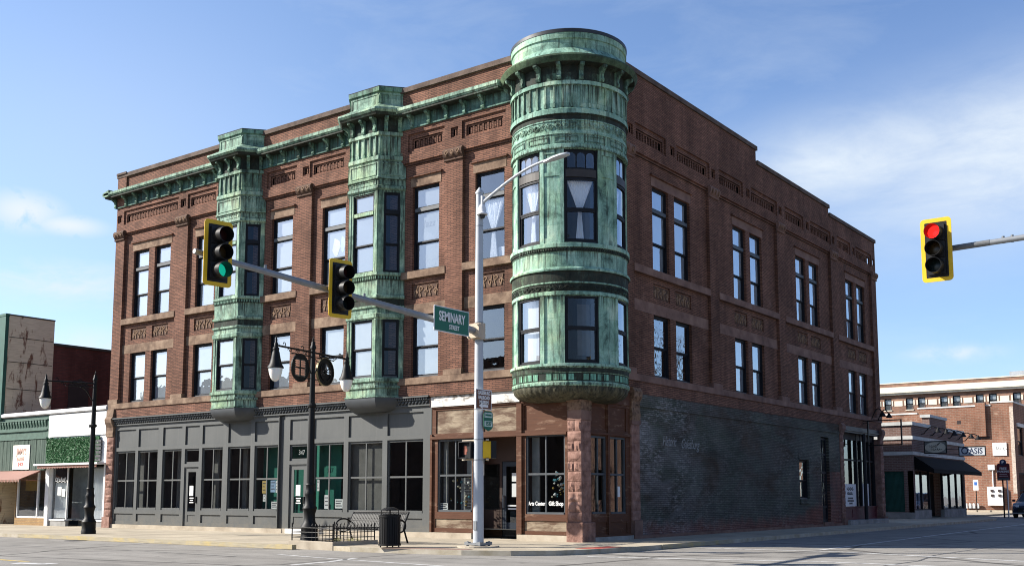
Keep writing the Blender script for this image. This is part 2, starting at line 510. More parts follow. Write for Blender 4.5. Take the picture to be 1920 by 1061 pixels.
class MB:
    def __init__(s):
        s.v, s.f, s.mi, s.cm = [], [], [], 0

    def poly(s, pts):
        b = len(s.v)
        s.v.extend(tuple(p) for p in pts)
        s.f.append(tuple(range(b, b+len(pts))))
        s.mi.append(s.cm)

    def faces(s, pts, fs):
        b = len(s.v)
        s.v.extend(tuple(p) for p in pts)
        for f in fs:
            s.f.append(tuple(b+i for i in f))
            s.mi.append(s.cm)

    def hexa(s, pts, skip=()):
        s.faces(pts, [f for i, f in enumerate(BOXF) if i not in skip])

    def box(s, x0, x1, y0, y1, z0, z1):
        s.hexa([(x0, y0, z0), (x1, y0, z0), (x1, y1, z0), (x0, y1, z0), (x0, y0, z1), (x1, y0, z1), (x1, y1, z1), (x0, y1, z1)])

    def fbox(s, fr, a0, a1, d0, d1, z0, z1, back=False):
        """box in a wall frame from depth d0 (back) to d1 (front)"""
        P = fr.p
        s.hexa([P(a0, d1, z0), P(a1, d1, z0), P(a1, d0, z0), P(a0, d0, z0), P(a0, d1, z1), P(a1, d1, z1), P(a1, d0, z1), P(a0, d0, z1)],
               () if back else (4,))

    def wall(s, fr, a0, a1, z0, z1, d, holes=()):
        """sheet with rectangular holes (a0,a1,z0,z1,depth,fill)"""
        A = sorted({a0, a1, *[h[0] for h in holes], *[h[1] for h in holes]})
        Z = sorted({z0, z1, *[h[2] for h in holes], *[h[3] for h in holes]})
        A = [a for a in A if a0 <= a <= a1]
        Z = [z for z in Z if z0 <= z <= z1]
        P = fr.p
        for i in range(len(A)-1):
            for j in range(len(Z)-1):
                ca, cz = (A[i]+A[i+1])/2, (Z[j]+Z[j+1])/2
                if any(h[0] < ca < h[1] and h[2] < cz < h[3] for h in holes):
                    continue
                s.poly([P(A[i], d, Z[j]), P(A[i+1], d, Z[j]), P(A[i+1], d, Z[j+1]), P(A[i], d, Z[j+1])])
        for h in holes:
            b0, b1, y0, y1, dep, fill = h
            if dep > 0:
                e = d-dep
                s.poly([P(b0, d, y0), P(b0, d, y1), P(b0, e, y1), P(b0, e, y0)])
                s.poly([P(b1, d, y1), P(b1, d, y0), P(b1, e, y0), P(b1, e, y1)])
                s.poly([P(b0, d, y1), P(b1, d, y1), P(b1, e, y1), P(b0, e, y1)])
                s.poly([P(b1, d, y0), P(b0, d, y0), P(b0, e, y0), P(b1, e, y0)])
                if fill:
                    s.quad(fr, b0, b1, y0, y1, e)

    def quad(s, fr, a0, a1, z0, z1, d):
        P = fr.p
        s.poly([P(a0, d, z0), P(a1, d, z0), P(a1, d, z1), P(a0, d, z1)])

    def prism(s, fr, prof, a0, a1):
        """profile of (d,z) points drawn out along the wall from a0 to a1, closed ends"""
        n = len(prof)
        pts = [fr.p(a0, d, z) for d, z in prof]+[fr.p(a1, d, z) for d, z in prof]
        s.faces(pts, [(i, (i+1) % n, n+(i+1) % n, n+i) for i in range(n)]+[tuple(range(n))[::-1], tuple(range(n, 2*n))])

    def plate(s, fr, outline, d0, d1):
        """outline of (a,z) points given thickness d0..d1"""
        n = len(outline)
        pts = [fr.p(a, d1, z) for a, z in outline]+[fr.p(a, d0, z) for a, z in outline]
        s.faces(pts, [tuple(range(n)), tuple(range(n, 2*n))[::-1]]+[(i, n+i, n+(i+1) % n, (i+1) % n) for i in range(n)])

    def flat(s, outline, z0, z1):
        n = len(outline)
        pts = [(x, y, z1) for x, y in outline]+[(x, y, z0) for x, y in outline]
        s.faces(pts, [tuple(range(n)), tuple(range(n, 2*n))[::-1]]+[(i, n+i, n+(i+1) % n, (i+1) % n) for i in range(n)])

    def tube(s, pts, r, n=8, caps=True):
        pts = [Vector(p) for p in pts]
        rs = r if isinstance(r, (list, tuple)) else [r]*len(pts)
        rings = []
        t0 = (pts[1]-pts[0]).normalized()
        ref = Vector((0, 0, 1)) if abs(t0.z) < 0.9 else Vector((1, 0, 0))
        nx = t0.cross(ref).normalized()
        for i, p in enumerate(pts):
            t = (pts[min(i+1, len(pts)-1)]-pts[max(i-1, 0)]).normalized()
            nx = (nx-t*nx.dot(t)).normalized()
            ny = t.cross(nx)
            rings.append([p+(nx*math.cos(2*math.pi*k/n)+ny*math.sin(2*math.pi*k/n))*rs[i] for k in range(n)])
        b = [q for ring in rings for q in ring]
        fs = []
        for i in range(len(pts)-1):
            for k in range(n):
                k2 = (k+1) % n
                fs.append((i*n+k, i*n+k2, (i+1)*n+k2, (i+1)*n+k))
        if caps:
            fs.append(tuple(range(n))[::-1])
            fs.append(tuple((len(pts)-1)*n+k for k in range(n)))
        s.faces(b, fs)

    def revolve(s, prof, c=(0, 0), a0=0.0, a1=360.0, n=24, mats=None, axis='z', cz=0.0):
        full = abs(a1-a0-360) < 1e-6
        m = n if full else n+1
        b = []
        for k in range(m):
            a = RAD(a0+(a1-a0)*k/n)
            for r, z in prof:
                b.append((c[0]+r*math.cos(a), c[1]+r*math.sin(a), cz+z))
        L = len(prof)
        base = len(s.v)
        s.v.extend(b)
        for k in range(n):
            k2 = (k+1) % m
            for i in range(L-1):
                s.f.append((base+k*L+i, base+k2*L+i, base+k2*L+i+1, base+k*L+i+1))
                s.mi.append(mats[i] if mats else s.cm)

    def sweep(s, path, prof, mats=None):
        """profile (d,z) swept along a plan path with mitred corners; outward is to the right of the path"""
        n = len(path)
        offs = []
        for i in range(n):
            ns = []
            for j in (i-1, i):
                if 0 <= j < n-1:
                    dx, dy = path[j+1][0]-path[j][0], path[j+1][1]-path[j][1]
                    L = math.hypot(dx, dy)
                    ns.append((dy/L, -dx/L))
            if len(ns) == 1:
                offs.append(ns[0])
            else:
                mx, my = ns[0][0]+ns[1][0], ns[0][1]+ns[1][1]
                k = 2/(mx*mx+my*my)
                offs.append((mx*k, my*k))
        L = len(prof)
        base = len(s.v)
        for (x, y), (ox, oy) in zip(path, offs):
            for d, z in prof:
                s.v.append((x+ox*d, y+oy*d, z))
        for i in range(n-1):
            for j in range(L-1):
                s.f.append((base+i*L+j, base+(i+1)*L+j, base+(i+1)*L+j+1, base+i*L+j+1))
                s.mi.append(mats[j] if mats else s.cm)

    def build(s, name, mats, parent=None, smooth=False, recalc=False, angle=40, bevel=0.0):
        off = root_loc(parent) if parent is not None else Vector((0, 0, 0))
        me = bpy.data.meshes.new(name)
        me.from_pydata([Vector(p)-off for p in s.v], [], s.f)
        for m in (mats if isinstance(mats, (list, tuple)) else [mats]):
            me.materials.append(m)
        if any(s.mi):
            me.polygons.foreach_set('material_index', s.mi)
        if recalc or smooth or bevel:
            bm = bmesh.new()
            bm.from_mesh(me)
            bmesh.ops.remove_doubles(bm, verts=bm.verts, dist=1e-5)
            if recalc:
                bmesh.ops.recalc_face_normals(bm, faces=bm.faces)
            if bevel:
                bmesh.ops.bevel(bm, geom=[e for e in bm.edges if e.is_manifold], offset=bevel, segments=2, affect='EDGES', profile=0.5)
            bm.to_mesh(me)
            bm.free()
        if smooth:
            me.polygons.foreach_set('use_smooth', [True]*len(me.polygons))
            me.set_sharp_from_angle(angle=RAD(angle))
        me.update()
        o = bpy.data.objects.new(name, me)
        COL.objects.link(o)
        if parent is not None:
            o.parent = parent
        return o


def letters(name, body, size, mat, parent, fr, a, z, d, align='CENTER', extrude=0.004, sx=1.0, shear=0.0, space=1.0, ydir=None, bold=0.0):
    cu = bpy.data.curves.new(name, 'FONT')
    cu.body = body
    cu.size = size
    cu.align_x = align
    cu.align_y = 'CENTER'
    cu.extrude = extrude
    cu.shear = shear
    cu.space_character = space
    cu.offset = bold
    cu.resolution_u = 3
    tmp = bpy.data.objects.new(name, cu)
    me = bpy.data.meshes.new_from_object(tmp)
    off = root_loc(parent)
    for v in me.vertices:
        v.co = Vector(fr.p(a+v.co.x*sx, d+v.co.z, z+v.co.y))-off
    bpy.data.objects.remove(tmp)
    bpy.data.curves.remove(cu)
    me.materials.clear()
    me.materials.append(mat)
    me.name = name
    o = bpy.data.objects.new(name, me)
    COL.objects.link(o)
    o.parent = parent
    return o

# ------------------------------------------------------------------ setting
WX0, WY1, BY = -23.9, 28.25, 0.0
kerb = [(-140, -6.15), (-6.6, -6.15), (-5.95, -5.80), (-4.2, -5.78), (-3.4, -5.95), (-2.2, -5.85), (0.0, -5.5), (1.15, -5.0), (1.95, -4.25), (2.3, -3.3), (2.5, -2.0), (2.6, -0.5), (2.62, 2.0), (2.58, 13), (2.55, 40.5), (2.2, 42.5), (1.2, 44.2), (0.4, 45.5)]
mb = MB()
mb.poly([(-900, -900, -.12), (900, -900, -.12), (900, 900, -.12), (-900, 900, -.12)])
struct(mb.build('road', ASPH))
inner = [(x-0.16*(1 if i > 8 else 0.3), y+0.16*(1 if i < 9 else 0.2)) for i, (x, y) in enumerate(kerb)]
mb = MB()
mb.flat(inner+[(-0.2, 46), (-0.9, 50), (-0.9, 130), (-140, 130)], -.118, 0.0)
struct(mb.build('sidewalk', PAVE))
for q in ([(13.4, -6), (14.4, -7), (60, -7), (60, 130), (13.4, 130)], [(-140, -70), (60, -70), (60, -37.5), (-140, -37.5)]):
    mb = MB()
    mb.flat(q, -.118, 0.0)
    struct(mb.build('sidewalk', PAVE))
KERBM = stone('kerb_concrete', (0.26, 0.22, 0.15), (0.35, 0.31, 0.24), (0.43, 0.39, 0.32), 2.5, bmp=0.15, bs=25)
mb = MB()
for i in range(len(kerb)-1):
    a, b, c, d = kerb[i], kerb[i+1], inner[i+1], inner[i]
    mb.hexa([(*a, -.119), (*b, -.119), (*c, -.119), (*d, -.119), (a[0], a[1], 0.004), (b[0], b[1], 0.004), (*c, 0.004), (*d, 0.004)])
struct(mb.build('kerb', KERBM))
YKERB = peel('worn_yellow_kerb_paint', (0.32, 0.28, 0.20), (0.42, 0.33, 0.15), 0.46, 0.66, (1, 1, 1))
mb = MB()
mb.box(-19.5, -5.4, -6.156, -6.0, -.11, 0.010)
mb.box(2.60, 2.632, 0.0, 4.4, -.11, 0.010)
struct(mb.build('kerb_paint', YKERB))
REDB = brick('red_brick_paver', (0.36, 0.13, 0.095), (0.28, 0.105, 0.08), (0.22, 0.15, 0.12), 0.2, 0.1, 0.01, 0.2)
mb = MB()
mb.poly([(-2.4, -5.95, .005), (0.0, -5.4, .005), (-0.1, -4.9, .005), (-2.1, -5.1, .005)])
struct(mb.build('brick_path', REDB))
TACT = plain('red_tactile_paving', (0.38, 0.07, 0.05), 0.8, bmp=0.4)
mb = MB()
mb.poly([(1.75, -3.1, .006), (2.35, -2.9, .006), (2.45, -1.6, .006), (1.85, -1.6, .006)])
struct(mb.build('tactile_path', TACT))
LINE = peel('worn_white_road_paint', (0.21, 0.205, 0.195), (0.46, 0.455, 0.44), 0.36, 0.50, (2.5, 2.5, 1))


def strip(mb, pts, w, z=-.116):
    for (x0, y0), (x1, y1) in zip(pts, pts[1:]):
        dx, dy = x1-x0, y1-y0
        L = math.hypot(dx, dy)
        ox, oy = -dy/L*w/2, dx/L*w/2
        mb.poly([(x0-ox, y0-oy, z), (x1-ox, y1-oy, z), (x1+ox, y1+oy, z), (x0+ox, y0+oy, z)])


mb = MB()
strip(mb, [(3.1, 1.28), (6.98, 1.6), (11.7, 0.1), (16, -0.4)], 0.22)
strip(mb, [(2.85, -4.2), (8.05, -2.75), (12, -2.85)], 0.20)
strip(mb, [(6.25, 1.95), (5.9, 14), (5.45, 33), (5.3, 90)], 0.14, -.115)
strip(mb, [(-0.55, -10.6), (-0.75, -9.2), (-1.25, -7.9)], 0.16)
strip(mb, [(-3.9, -7.95), (-1.2, -8.45), (3.5, -9.0)], 0.12)
strip(mb, [(-5.9, -13.7), (-5.0, -13.3)], 0.45)
struct(mb.build('road_markings', LINE))
YLINE = peel('worn_yellow_road_paint', (0.30, 0.27, 0.2), (0.6, 0.42, 0.08), 0.36, 0.5, (2, 2, 1))
mb = MB()
strip(mb, [(-60, -13.2), (-6.2, -13.2)], 0.12)
struct(mb.build('road_centre_line', YLINE))
TAR = plain('tar_seam', (0.075, 0.073, 0.072), 0.7)
mb = MB()
for q in ([(9.6, -3.2), (9.75, -1.2), (9.4, 1.5), (9.55, 6.0), (9.3, 18)], [(-0.7, -7.6), (0.2, -7.3), (0.8, -6.4), (1.9, -6.2)], [(3.4, -3.4), (5.6, -1.9), (7.8, -1.2), (12, -0.9)], [(-14, -9.3), (-8, -9.0), (-4, -9.2)]):
    strip(mb, q, 0.07, -.117)
struct(mb.build('road_seams', TAR))
mb = MB()
mb.revolve([(0.0, 0.012), (0.33, 0.012), (0.36, 0.0)], (-15.4, -6.45), n=20, cz=-.12)
struct(mb.build('road_drain', plain('drain_iron', (0.03, 0.028, 0.026), 0.6)))

# ------------------------------------------------------------------ corner building
B = thing('corner_building', 'three storey red brick corner building with green copper turret and two copper bay windows', 'building', (-12, 14, 0))
D = -0.12
GH = 4.58


def window(parent, fr, a0, a1, z0, z1, d, rails=(), blind=True, bottom_in=0.04, fmat=FRAME, bmat=FRAMEG, fw=0.06, pm=None, bl=None, name='window', top=None, sash=0.05, lite=None):
    """dark sash window: frame, meeting rail, transom bar, panes and a blind behind"""
    f = MB()
    dd = d-0.12
    f.fbox(fr, a0, a0+fw, dd, d, z0, z1)
    f.fbox(fr, a1-fw, a1, dd, d, z0, z1)
    f.fbox(fr, a0+fw, a1-fw, dd, d, z1-fw, z1)
    f.cm = 1
    f.fbox(fr, a0+fw, a1-fw, dd, d+0.015, z0, z0+0.055)
    zs = [z0+0.055]
    kinds = []
    for z, k in rails:
        h = 0.06 if k == 'bar' else 0.0
        zs += [z-h, z+h]
        kinds.append(k)
        if k == 'bar':
            f.cm = 1
            f.fbox(fr, a0+fw, a1-fw, dd, d+0.035, z-h, z+h)
    zs.append(z1-fw)
    f.cm = 0
    g = MB()
    nsec = len(zs)//2
    secs = []
    for i in range(nsec):
        lo, hi = zs[2*i], zs[2*i+1]
        e = d-0.025-(bottom_in if i == 0 and nsec > 1 else 0.0)
        b0, b1 = a0+fw, a1-fw
        f.fbox(fr, b0, b0+sash, e-0.035, e, lo, hi)
        f.fbox(fr, b1-sash, b1, e-0.035, e, lo, hi)
        f.fbox(fr, b0+sash, b1-sash, e-0.035, e, lo, lo+sash)
        f.fbox(fr, b0+sash, b1-sash, e-0.035, e, hi-sash*0.9, hi)
        if lite:
            for kx in range(1, lite[0]):
                x = b0+(b1-b0)*kx/lite[0]
                f.fbox(fr, x-0.014, x+0.014, e-0.03, e-0.004, lo+sash, hi-sash*0.9)
        g.quad(fr, b0+sash, b1-sash, lo+sash, hi-sash*0.9, e-0.02)
        secs.append((lo+sash, hi-sash*0.9, b0+sash, b1-sash, e))
    w = f.build(name, [fmat, bmat], parent)
    g.build('pane', pm or GLASS, w)
    if blind is True:
        h = MB()
        for (lo, hi, b0, b1, e) in secs:
            h.quad(fr, b0, b1, lo, hi, e-0.032)
        h.build('blind', bl or BLINDS[int(abs(a0*7.3+z0*3.1)) % 3], w)
    elif blind:
        h = MB()
        h.quad(fr, a0+0.03, a1-0.03, z0+(z1-z0)*blind, z1-0.03, d-0.15)
        h.build('blind', bl or BLIND, w)
    return w


def frieze_panel(mb, mbd, fr, a0, a1, near):
    """stepped recess with a row of small brick slots; returns the outer hole"""
    z0, z1 = 12.95, 13.56
    i0, i1 = a0+0.14, a1-0.14
    mb.wall(fr, a0, a1, z0, z1, -0.06, [(i0, i1, 13.03, 13.40, 0.05, False)])
    mb.wall(fr, i0, i1, 13.03, 13.40, -0.11, [(i0+.07, i1-.07, 13.08, 13.34, 0.0, False)])
    j0, j1 = i0+.07, i1-.07
    mbd.wall(fr, j0, j1, 13.08, 13.34, -0.16 if fr is FL else -0.20)
    n = max(3, int(round((j1-j0)/0.19)))
    for k in range(n+1):
        c = j0+(j1-j0)*k/n
        if 0 < k < n:
            mb.fbox(fr, c-.035, c+.035, -0.2, -0.115, 13.08, 13.34)
    if fr is FL:
        for k in range(n):
            c = j0+(j1-j0)*(k+.5)/n
            mb.fbox(fr, c-.035, c+.035, -0.17, -0.125, 13.12, 13.30)
    return (a0, a1, z0, z1, 0.06, False)


def upper_storeys(fr, A0, A1, segs, pils, groups2, groups3, bays, panels, squares, blinds):
    """brick storeys two and three of one street front"""
    w, s, dk, carved = MB(), MB(), MB(), []
    for (s0, s1) in segs:
        holes = []
        for g in groups2:
            for (a0, a1) in g:
                if s0 < a0 < s1:
                    holes.append((a0, a1, 5.23, 7.32, 0.13, False))
        for g in groups3:
            for (a0, a1) in g:
                if s0 < a0 < s1:
                    holes.append((a0, a1, 8.80, 11.73, 0.13, False))
                    c0, c1 = a0+0.0, a1-0.0
                    holes.append((c0, c1, 7.87, 8.37, 0.06, False))
                    carved.append((c0+.05, c1-.05))
                    for (x0, x1, y0, y1) in ((c0, c1, 7.87, 7.92), (c0, c1, 8.32, 8.37), (c0, c0+.05, 7.92, 8.32), (c1-.05, c1, 7.92, 8.32)):
                        w.quad(fr, x0, x1, y0, y1, D-0.05)
        for (b0, b1) in bays:
            if s0 < b0 < s1:
                holes += [(b0, b1, 5.2, 7.3, 0, False), (b0, b1, 8.8, 11.7, 0, False)]
        w.wall(fr, s0, s1, 5.20, 12.58, D, holes)
        w.fbox(fr, s0, s1, D, D+0.05, 12.50, 12.577)
    for (p0, p1) in pils:
        w.fbox(fr, p0, p1, D, 0.0, 5.38, 12.58)
        s.fbox(fr, p0-0.02, p1+0.02, D, 0.05, 5.20, 5.38)
    fholes = []
    for (a0, a1) in panels:
        fholes.append(frieze_panel(w, dk, fr, a0, a1, 0))
    for (a0, a1) in squares:
        fholes.append((a0, a1, 13.07, 13.42, 0.06, False))
        w.wall(fr, a0, a1, 13.07, 13.42, -0.06, [(a0+.07, a1-.07, 13.13, 13.36, 0.0, False)])
        dk.quad(fr, a0+.07, a1-.07, 13.13, 13.36, -0.13)
        w.fbox(fr, (a0+a1)/2-.02, (a0+a1)/2+.02, -.13, -.07, 13.13, 13.36)
    w.wall(fr, A0, A1, 12.58, 13.80, 0.0, fholes)
    P = fr.p
    w.poly([P(A0, 0, 12.58), P(A0, D, 12.58), P(A1, D, 12.58), P(A1, 0, 12.58)])
    # stone: sill course, lintels, sills
    s.fbox(fr, A0, A1, D, 0.045, 4.98, 5.20)
    w.fbox(fr, A0, A1, -0.3, 0.0, GH, 4.98)
    for (s0, s1) in segs:
        bl = [b for b in bays if s0 < b[0] < s1]
        cuts = [(s0, s1)] if not bl else [(s0, bl[0][0]-.65), (bl[0][1]+.65, s1)]
        for c0, c1 in cuts:
            if any(c0 < g[0][0] < c1 for g in groups2):
                s.fbox(fr, c0, c1, D, D+0.012, 7.32, 7.69)
                s.fbox(fr, c0, c1-.0, D, 0.025, 8.56, 8.80)
    for g in groups3:
        a0, a1 = g[0][0], g[-1][1]
        s.fbox(fr, a0-.08, a1+.08, D, D+0.012, 11.73, 12.05)
        w.prism(fr, [(D, 12.05), (D+.09, 12.06), (D+.09, 12.10), (D, 12.13)], a0-.14, a1+.14)
    wall = w.build('wall', BRICK, B)
    s.build('stone_trim', STONE if fr is FL else STONER, B)
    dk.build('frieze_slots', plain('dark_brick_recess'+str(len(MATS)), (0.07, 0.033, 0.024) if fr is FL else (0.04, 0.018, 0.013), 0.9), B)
    for c0, c1 in carved:
        tc = MB()
        tc.quad(fr, c0, c1, 7.92, 8.32, D-0.045)
        n_ = 5
        tc.cm = 1
        for q in range(n_):
            x = c0+(c1-c0)*(q+.5)/n_
            zc = 8.12+(.06 if q % 2 else -.06)
            tc.tube([fr.p(x+.10*math.cos(k*.75)*(1-k/12), D-.04, zc+.11*math.sin(k*.75)*(1-k/12)) for k in range(11)], .022, 5)
            tc.tube([fr.p(x, D-.04, 7.94), fr.p(x+.08*(-1)**q, D-.03, 8.30)], [.03, .012], 5)
        tc.build('carved_panel', [TERRAD, TERRAL], B)
    for (p0, p1) in pils:
        c = MB()
        c.prism(fr, [(0.0, 12.28), (0.06, 12.30), (0.06, 12.34), (0.03, 12.36), (0.08, 12.42), (0.13, 12.52), (0.13, 12.62), (0.08, 12.69), (0.02, 12.70), (0.0, 12.70)], p0-.04, p1+.04)
        c.cm = 1
        for q in range(3):
            x = p0+(p1-p0)*(q+.5)/3
            c.tube([fr.p(x+.08*math.cos(k*.7)*(1-k/13), .125, 12.53+.10*math.sin(k*.7)*(1-k/13)) for k in range(12)], .022, 5)
            c.tube([fr.p(x-.10, .10, 12.62), fr.p(x, .12, 12.42), fr.p(x+.10, .10, 12.62)], .02, 5)
        c.build('capital', [TERRAD if fr is FL else STONER, TERRAL if fr is FL else TERRA], B)
    k = 0
    for g in groups2:
        for (a0, a1) in g:
            window(B, fr, a0, a1, 5.23, 7.32, D-0.10, [(6.24, 'mr')], blind=blinds.get(('2', k), True))
            k += 1
    k = 0
    for g in groups3:
        for (a0, a1) in g:
            window(B, fr, a0, a1, 8.80, 11.73, D-0.10, [(9.79, 'mr'), (10.92, 'bar')], blind=blinds.get(('3', k), True))
            k += 1


GL = [[(-22.70, -21.62), (-21.22, -20.14)], [(-18.43, -17.25)], [(-13.89, -12.73)], [(-11.15, -9.96)], [(-6.77, -5.59)], [(-4.06, -2.88)]]
PL = [(-23.9, -23.27), (-19.57, -18.88), (-12.33, -11.61), (-5.22, -4.50)]
SL = [(-23.27, -19.57), (-18.88, -12.33), (-11.61, -5.22), (-4.50, -2.2)]
upper_storeys(FL, -23.9, -2.2, SL, PL, GL, GL, [(-16.15, -14.95), (-9.0, -7.8)],
              [(-23.38, -19.55), (-18.95, -17.1), (-14.1, -12.45), (-11.75, -9.9), (-6.9, -5.28), (-4.54, -2.75)],
              [(-23.83, -23.52), (-19.42, -19.08), (-12.12, -11.79), (-5.01, -4.70)], {('3', 6): False, ('2', 6): False})
GRR = []
for k in range(4):
    o = 4.74+6.395*k
    GRR.append([(o, o+1.17), (o+1.58, o+2.755)])
PR = [(2.3, 3.25), (8.84, 9.57), (15.24, 15.96), (21.63, 22.36), (27.53, 28.25)]
SR = [(3.25, 8.84), (9.57, 15.24), (15.96, 21.63), (22.36, 27.53)]
pan, sq = [], [(2.97, 3.29)]
for k in range(4):
    p0 = PR[k][0]+0.28
    m = (PR[k][1]+PR[k+1][0])/2
    lo = PR[k][1]+0.22 if k else 3.46
    hi = PR[k+1][0]+0.12
    pan += [(lo, m-.48), (m+.30, hi)]
    sq += [(m-.17-.0, m+.16), (PR[k+1][0]+.27, PR[k+1][0]+.60)]
upper_storeys(FR, 2.2, WY1, SR, PR, GRR, GRR, [], pan, sq, {('2', 0): False, ('2', 1): False})

# parapet, copings, plain rear walls, roof and floors
mb = MB()
mb.wall(FL, -23.86, -2.3, 13.80, 15.08, -0.02)
mb.fbox(FL, -23.86, -23.23, -0.02, 0.05, 13.8, 15.22, True)
mb.wall(FR, 2.2, 13.27, 13.80, 15.22, 0.0)
mb.wall(FR, 13.27, 21.53, 13.80, 14.66, 0.0)
mb.wall(FR, 21.53, WY1, 13.80, 14.30, 0.0)
mb.box(-.32, -.02, 2.2, 13.27, 13.81, 15.2)
mb.box(-.32, -.02, 13.28, 21.53, 13.81, 14.64)
mb.box(-.32, -.02, 21.54, WY1-.01, 13.81, 14.28)
mb.box(-23.84, -2.4, .04, .32, 13.81, 15.06)
mb.build('parapet', BRICK, B)
mb = MB()
mb.box(-23.92, -2.0, -.07, .38, 15.08, 15.25)
mb.box(-23.9, -23.2, -.11, -.07, 15.20, 15.29)
for y0, y1, z in ((1.9, 13.33, 15.39), (13.33, 21.59, 14.82), (21.59, WY1+.05, 14.46)):
    mb.box(-.38, .06, y0, y1, z-.17, z)
mb.build('coping', COPING, B)
mb = MB()
mb.box(-23.88, -23.6, .4, WY1-.02, 0.0, 14.3)
mb.box(-23.6, -.4, WY1-.3, WY1-.02, 0.0, 14.2)
mb.box(-23.895, -23.86, .125, .6, 4.6, 13.8)
mb.build('rear_wall', BRICK, B)
mb = MB()
mb.box(-23.5, -.5, .45, WY1-.4, 14.0, 14.12)
mb.build('roof', ROOF, B)
mb = MB()
mb.box(-23.5, -.35, .36, WY1-.4, 4.70, 4.80)
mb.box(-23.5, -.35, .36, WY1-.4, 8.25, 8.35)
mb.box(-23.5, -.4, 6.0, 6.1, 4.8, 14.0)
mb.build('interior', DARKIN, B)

# ------------------------------------------------------------------ copper cornice of the main street front
CP = [(0.0, 14.225), (0.40, 14.235), (0.42, 14.27), (0.45, 14.29), (0.45, 14.385), (0.42, 14.41), (0.2, 14.46), (0.0, 14.51)]
BRK = [(0.0, 13.76), (0.10, 13.76), (0.13, 13.82), (0.10, 13.90), (0.13, 14.0), (0.22, 14.06), (0.29, 14.10), (0.30, 14.17), (0.0, 14.17)]
c = MB()
c.wall(FL, -23.93, -2.3, 13.785, 14.18, 0.035)
c.fbox(FL, -23.95, -2.3, 0.0, 0.06, 13.74, 13.785)
cf = c.build('frieze_band', copper('blue_green_copper', [(0.3, (0.02, 0.04, 0.036)), (0.5, (0.07, 0.15, 0.13)), (0.7, (0.16, 0.28, 0.24))], [(0.5, 0), (0.7, .85)]), B)
for a0, a1 in ((-24.3, -16.85), (-14.25, -9.68), (-7.12, -2.75)):
    c = MB()
    c.prism(FL, CP, a0, a1)
    co_ = c.build('cornice', COPPERP, B)
    c = MB()
    c.fbox(FL, a0+.03, a1-.01, 0.0, .385, 14.165, 14.222)
    c.build('soffit', COPPERD, co_)  # shade of the overhang put into the colour of the underside
    x = a0+0.38 if a0 < -24 else a0+0.45
    while x < a1-.1:
        k = MB()
        k.prism(FL, BRK, x-.06, x+.06)
        k.build('bracket', COPPER, co_)
        x += 0.765
k = MB()
k.prism(Fr((-23.93, 0.3), (0, -1)), [(d, z) for d, z in CP], 0.0, 0.75)
k.build('cornice_return', COPPERP, B)

# ------------------------------------------------------------------ the two copper bay windows
BP = [(0.0, 15.12), (0.0, 14.70), (0.03, 14.66), (0.33, 14.47), (0.42, 14.43), (0.44, 14.36), (0.38, 14.29), (0.34, 14.24), (0.32, 14.20), (0.0, 14.17),
      (0.0, 13.71), (0.045, 13.70), (0.045, 13.58), (-0.03, 13.565), (-0.03, 12.88), (0.045, 12.86), (0.055, 12.72), (0.0, 12.70), (0.0, 12.665),
      (0.03, 12.65), (0.03, 12.12), (0.065, 12.10), (0.065, 12.05), (0.005, 12.03), (0.005, 11.84), (0.055, 11.80), (0.065, 11.71), (0.0, 11.66)]
BPD = [0]*27
BPM = [(-0.01, 8.82), (0.055, 8.81), (0.065, 8.72), (0.02, 8.69), (0.02, 8.56), (0.0, 8.55), (-0.01, 8.06), (0.055, 8.03), (0.055, 7.95), (0.0, 7.92), (0.0, 7.70),
       (0.055, 7.68), (0.055, 7.62), (0.0, 7.60), (0.0, 7.44), (0.055, 7.40), (0.045, 7.27), (-0.01, 7.24)]
BPL = [(-0.01, 5.24), (0.075, 5.22), (0.075, 5.12), (0.02, 5.08), (0.02, 4.99), (0.055, 4.97), (0.055, 4.90), (0.0, 4.88), (0.0, 4.63), (0.05, 4.62), (0.05, 4.585)]
BPB = [(0.03, 4.585), (0.03, 4.50), (0.0, 4.40), (-0.07, 4.29), (-0.18, 4.20), (-0.34, 4.14), (-0.52, 4.12)]
DKM = {2: 1, 9: 1, 10: 1}
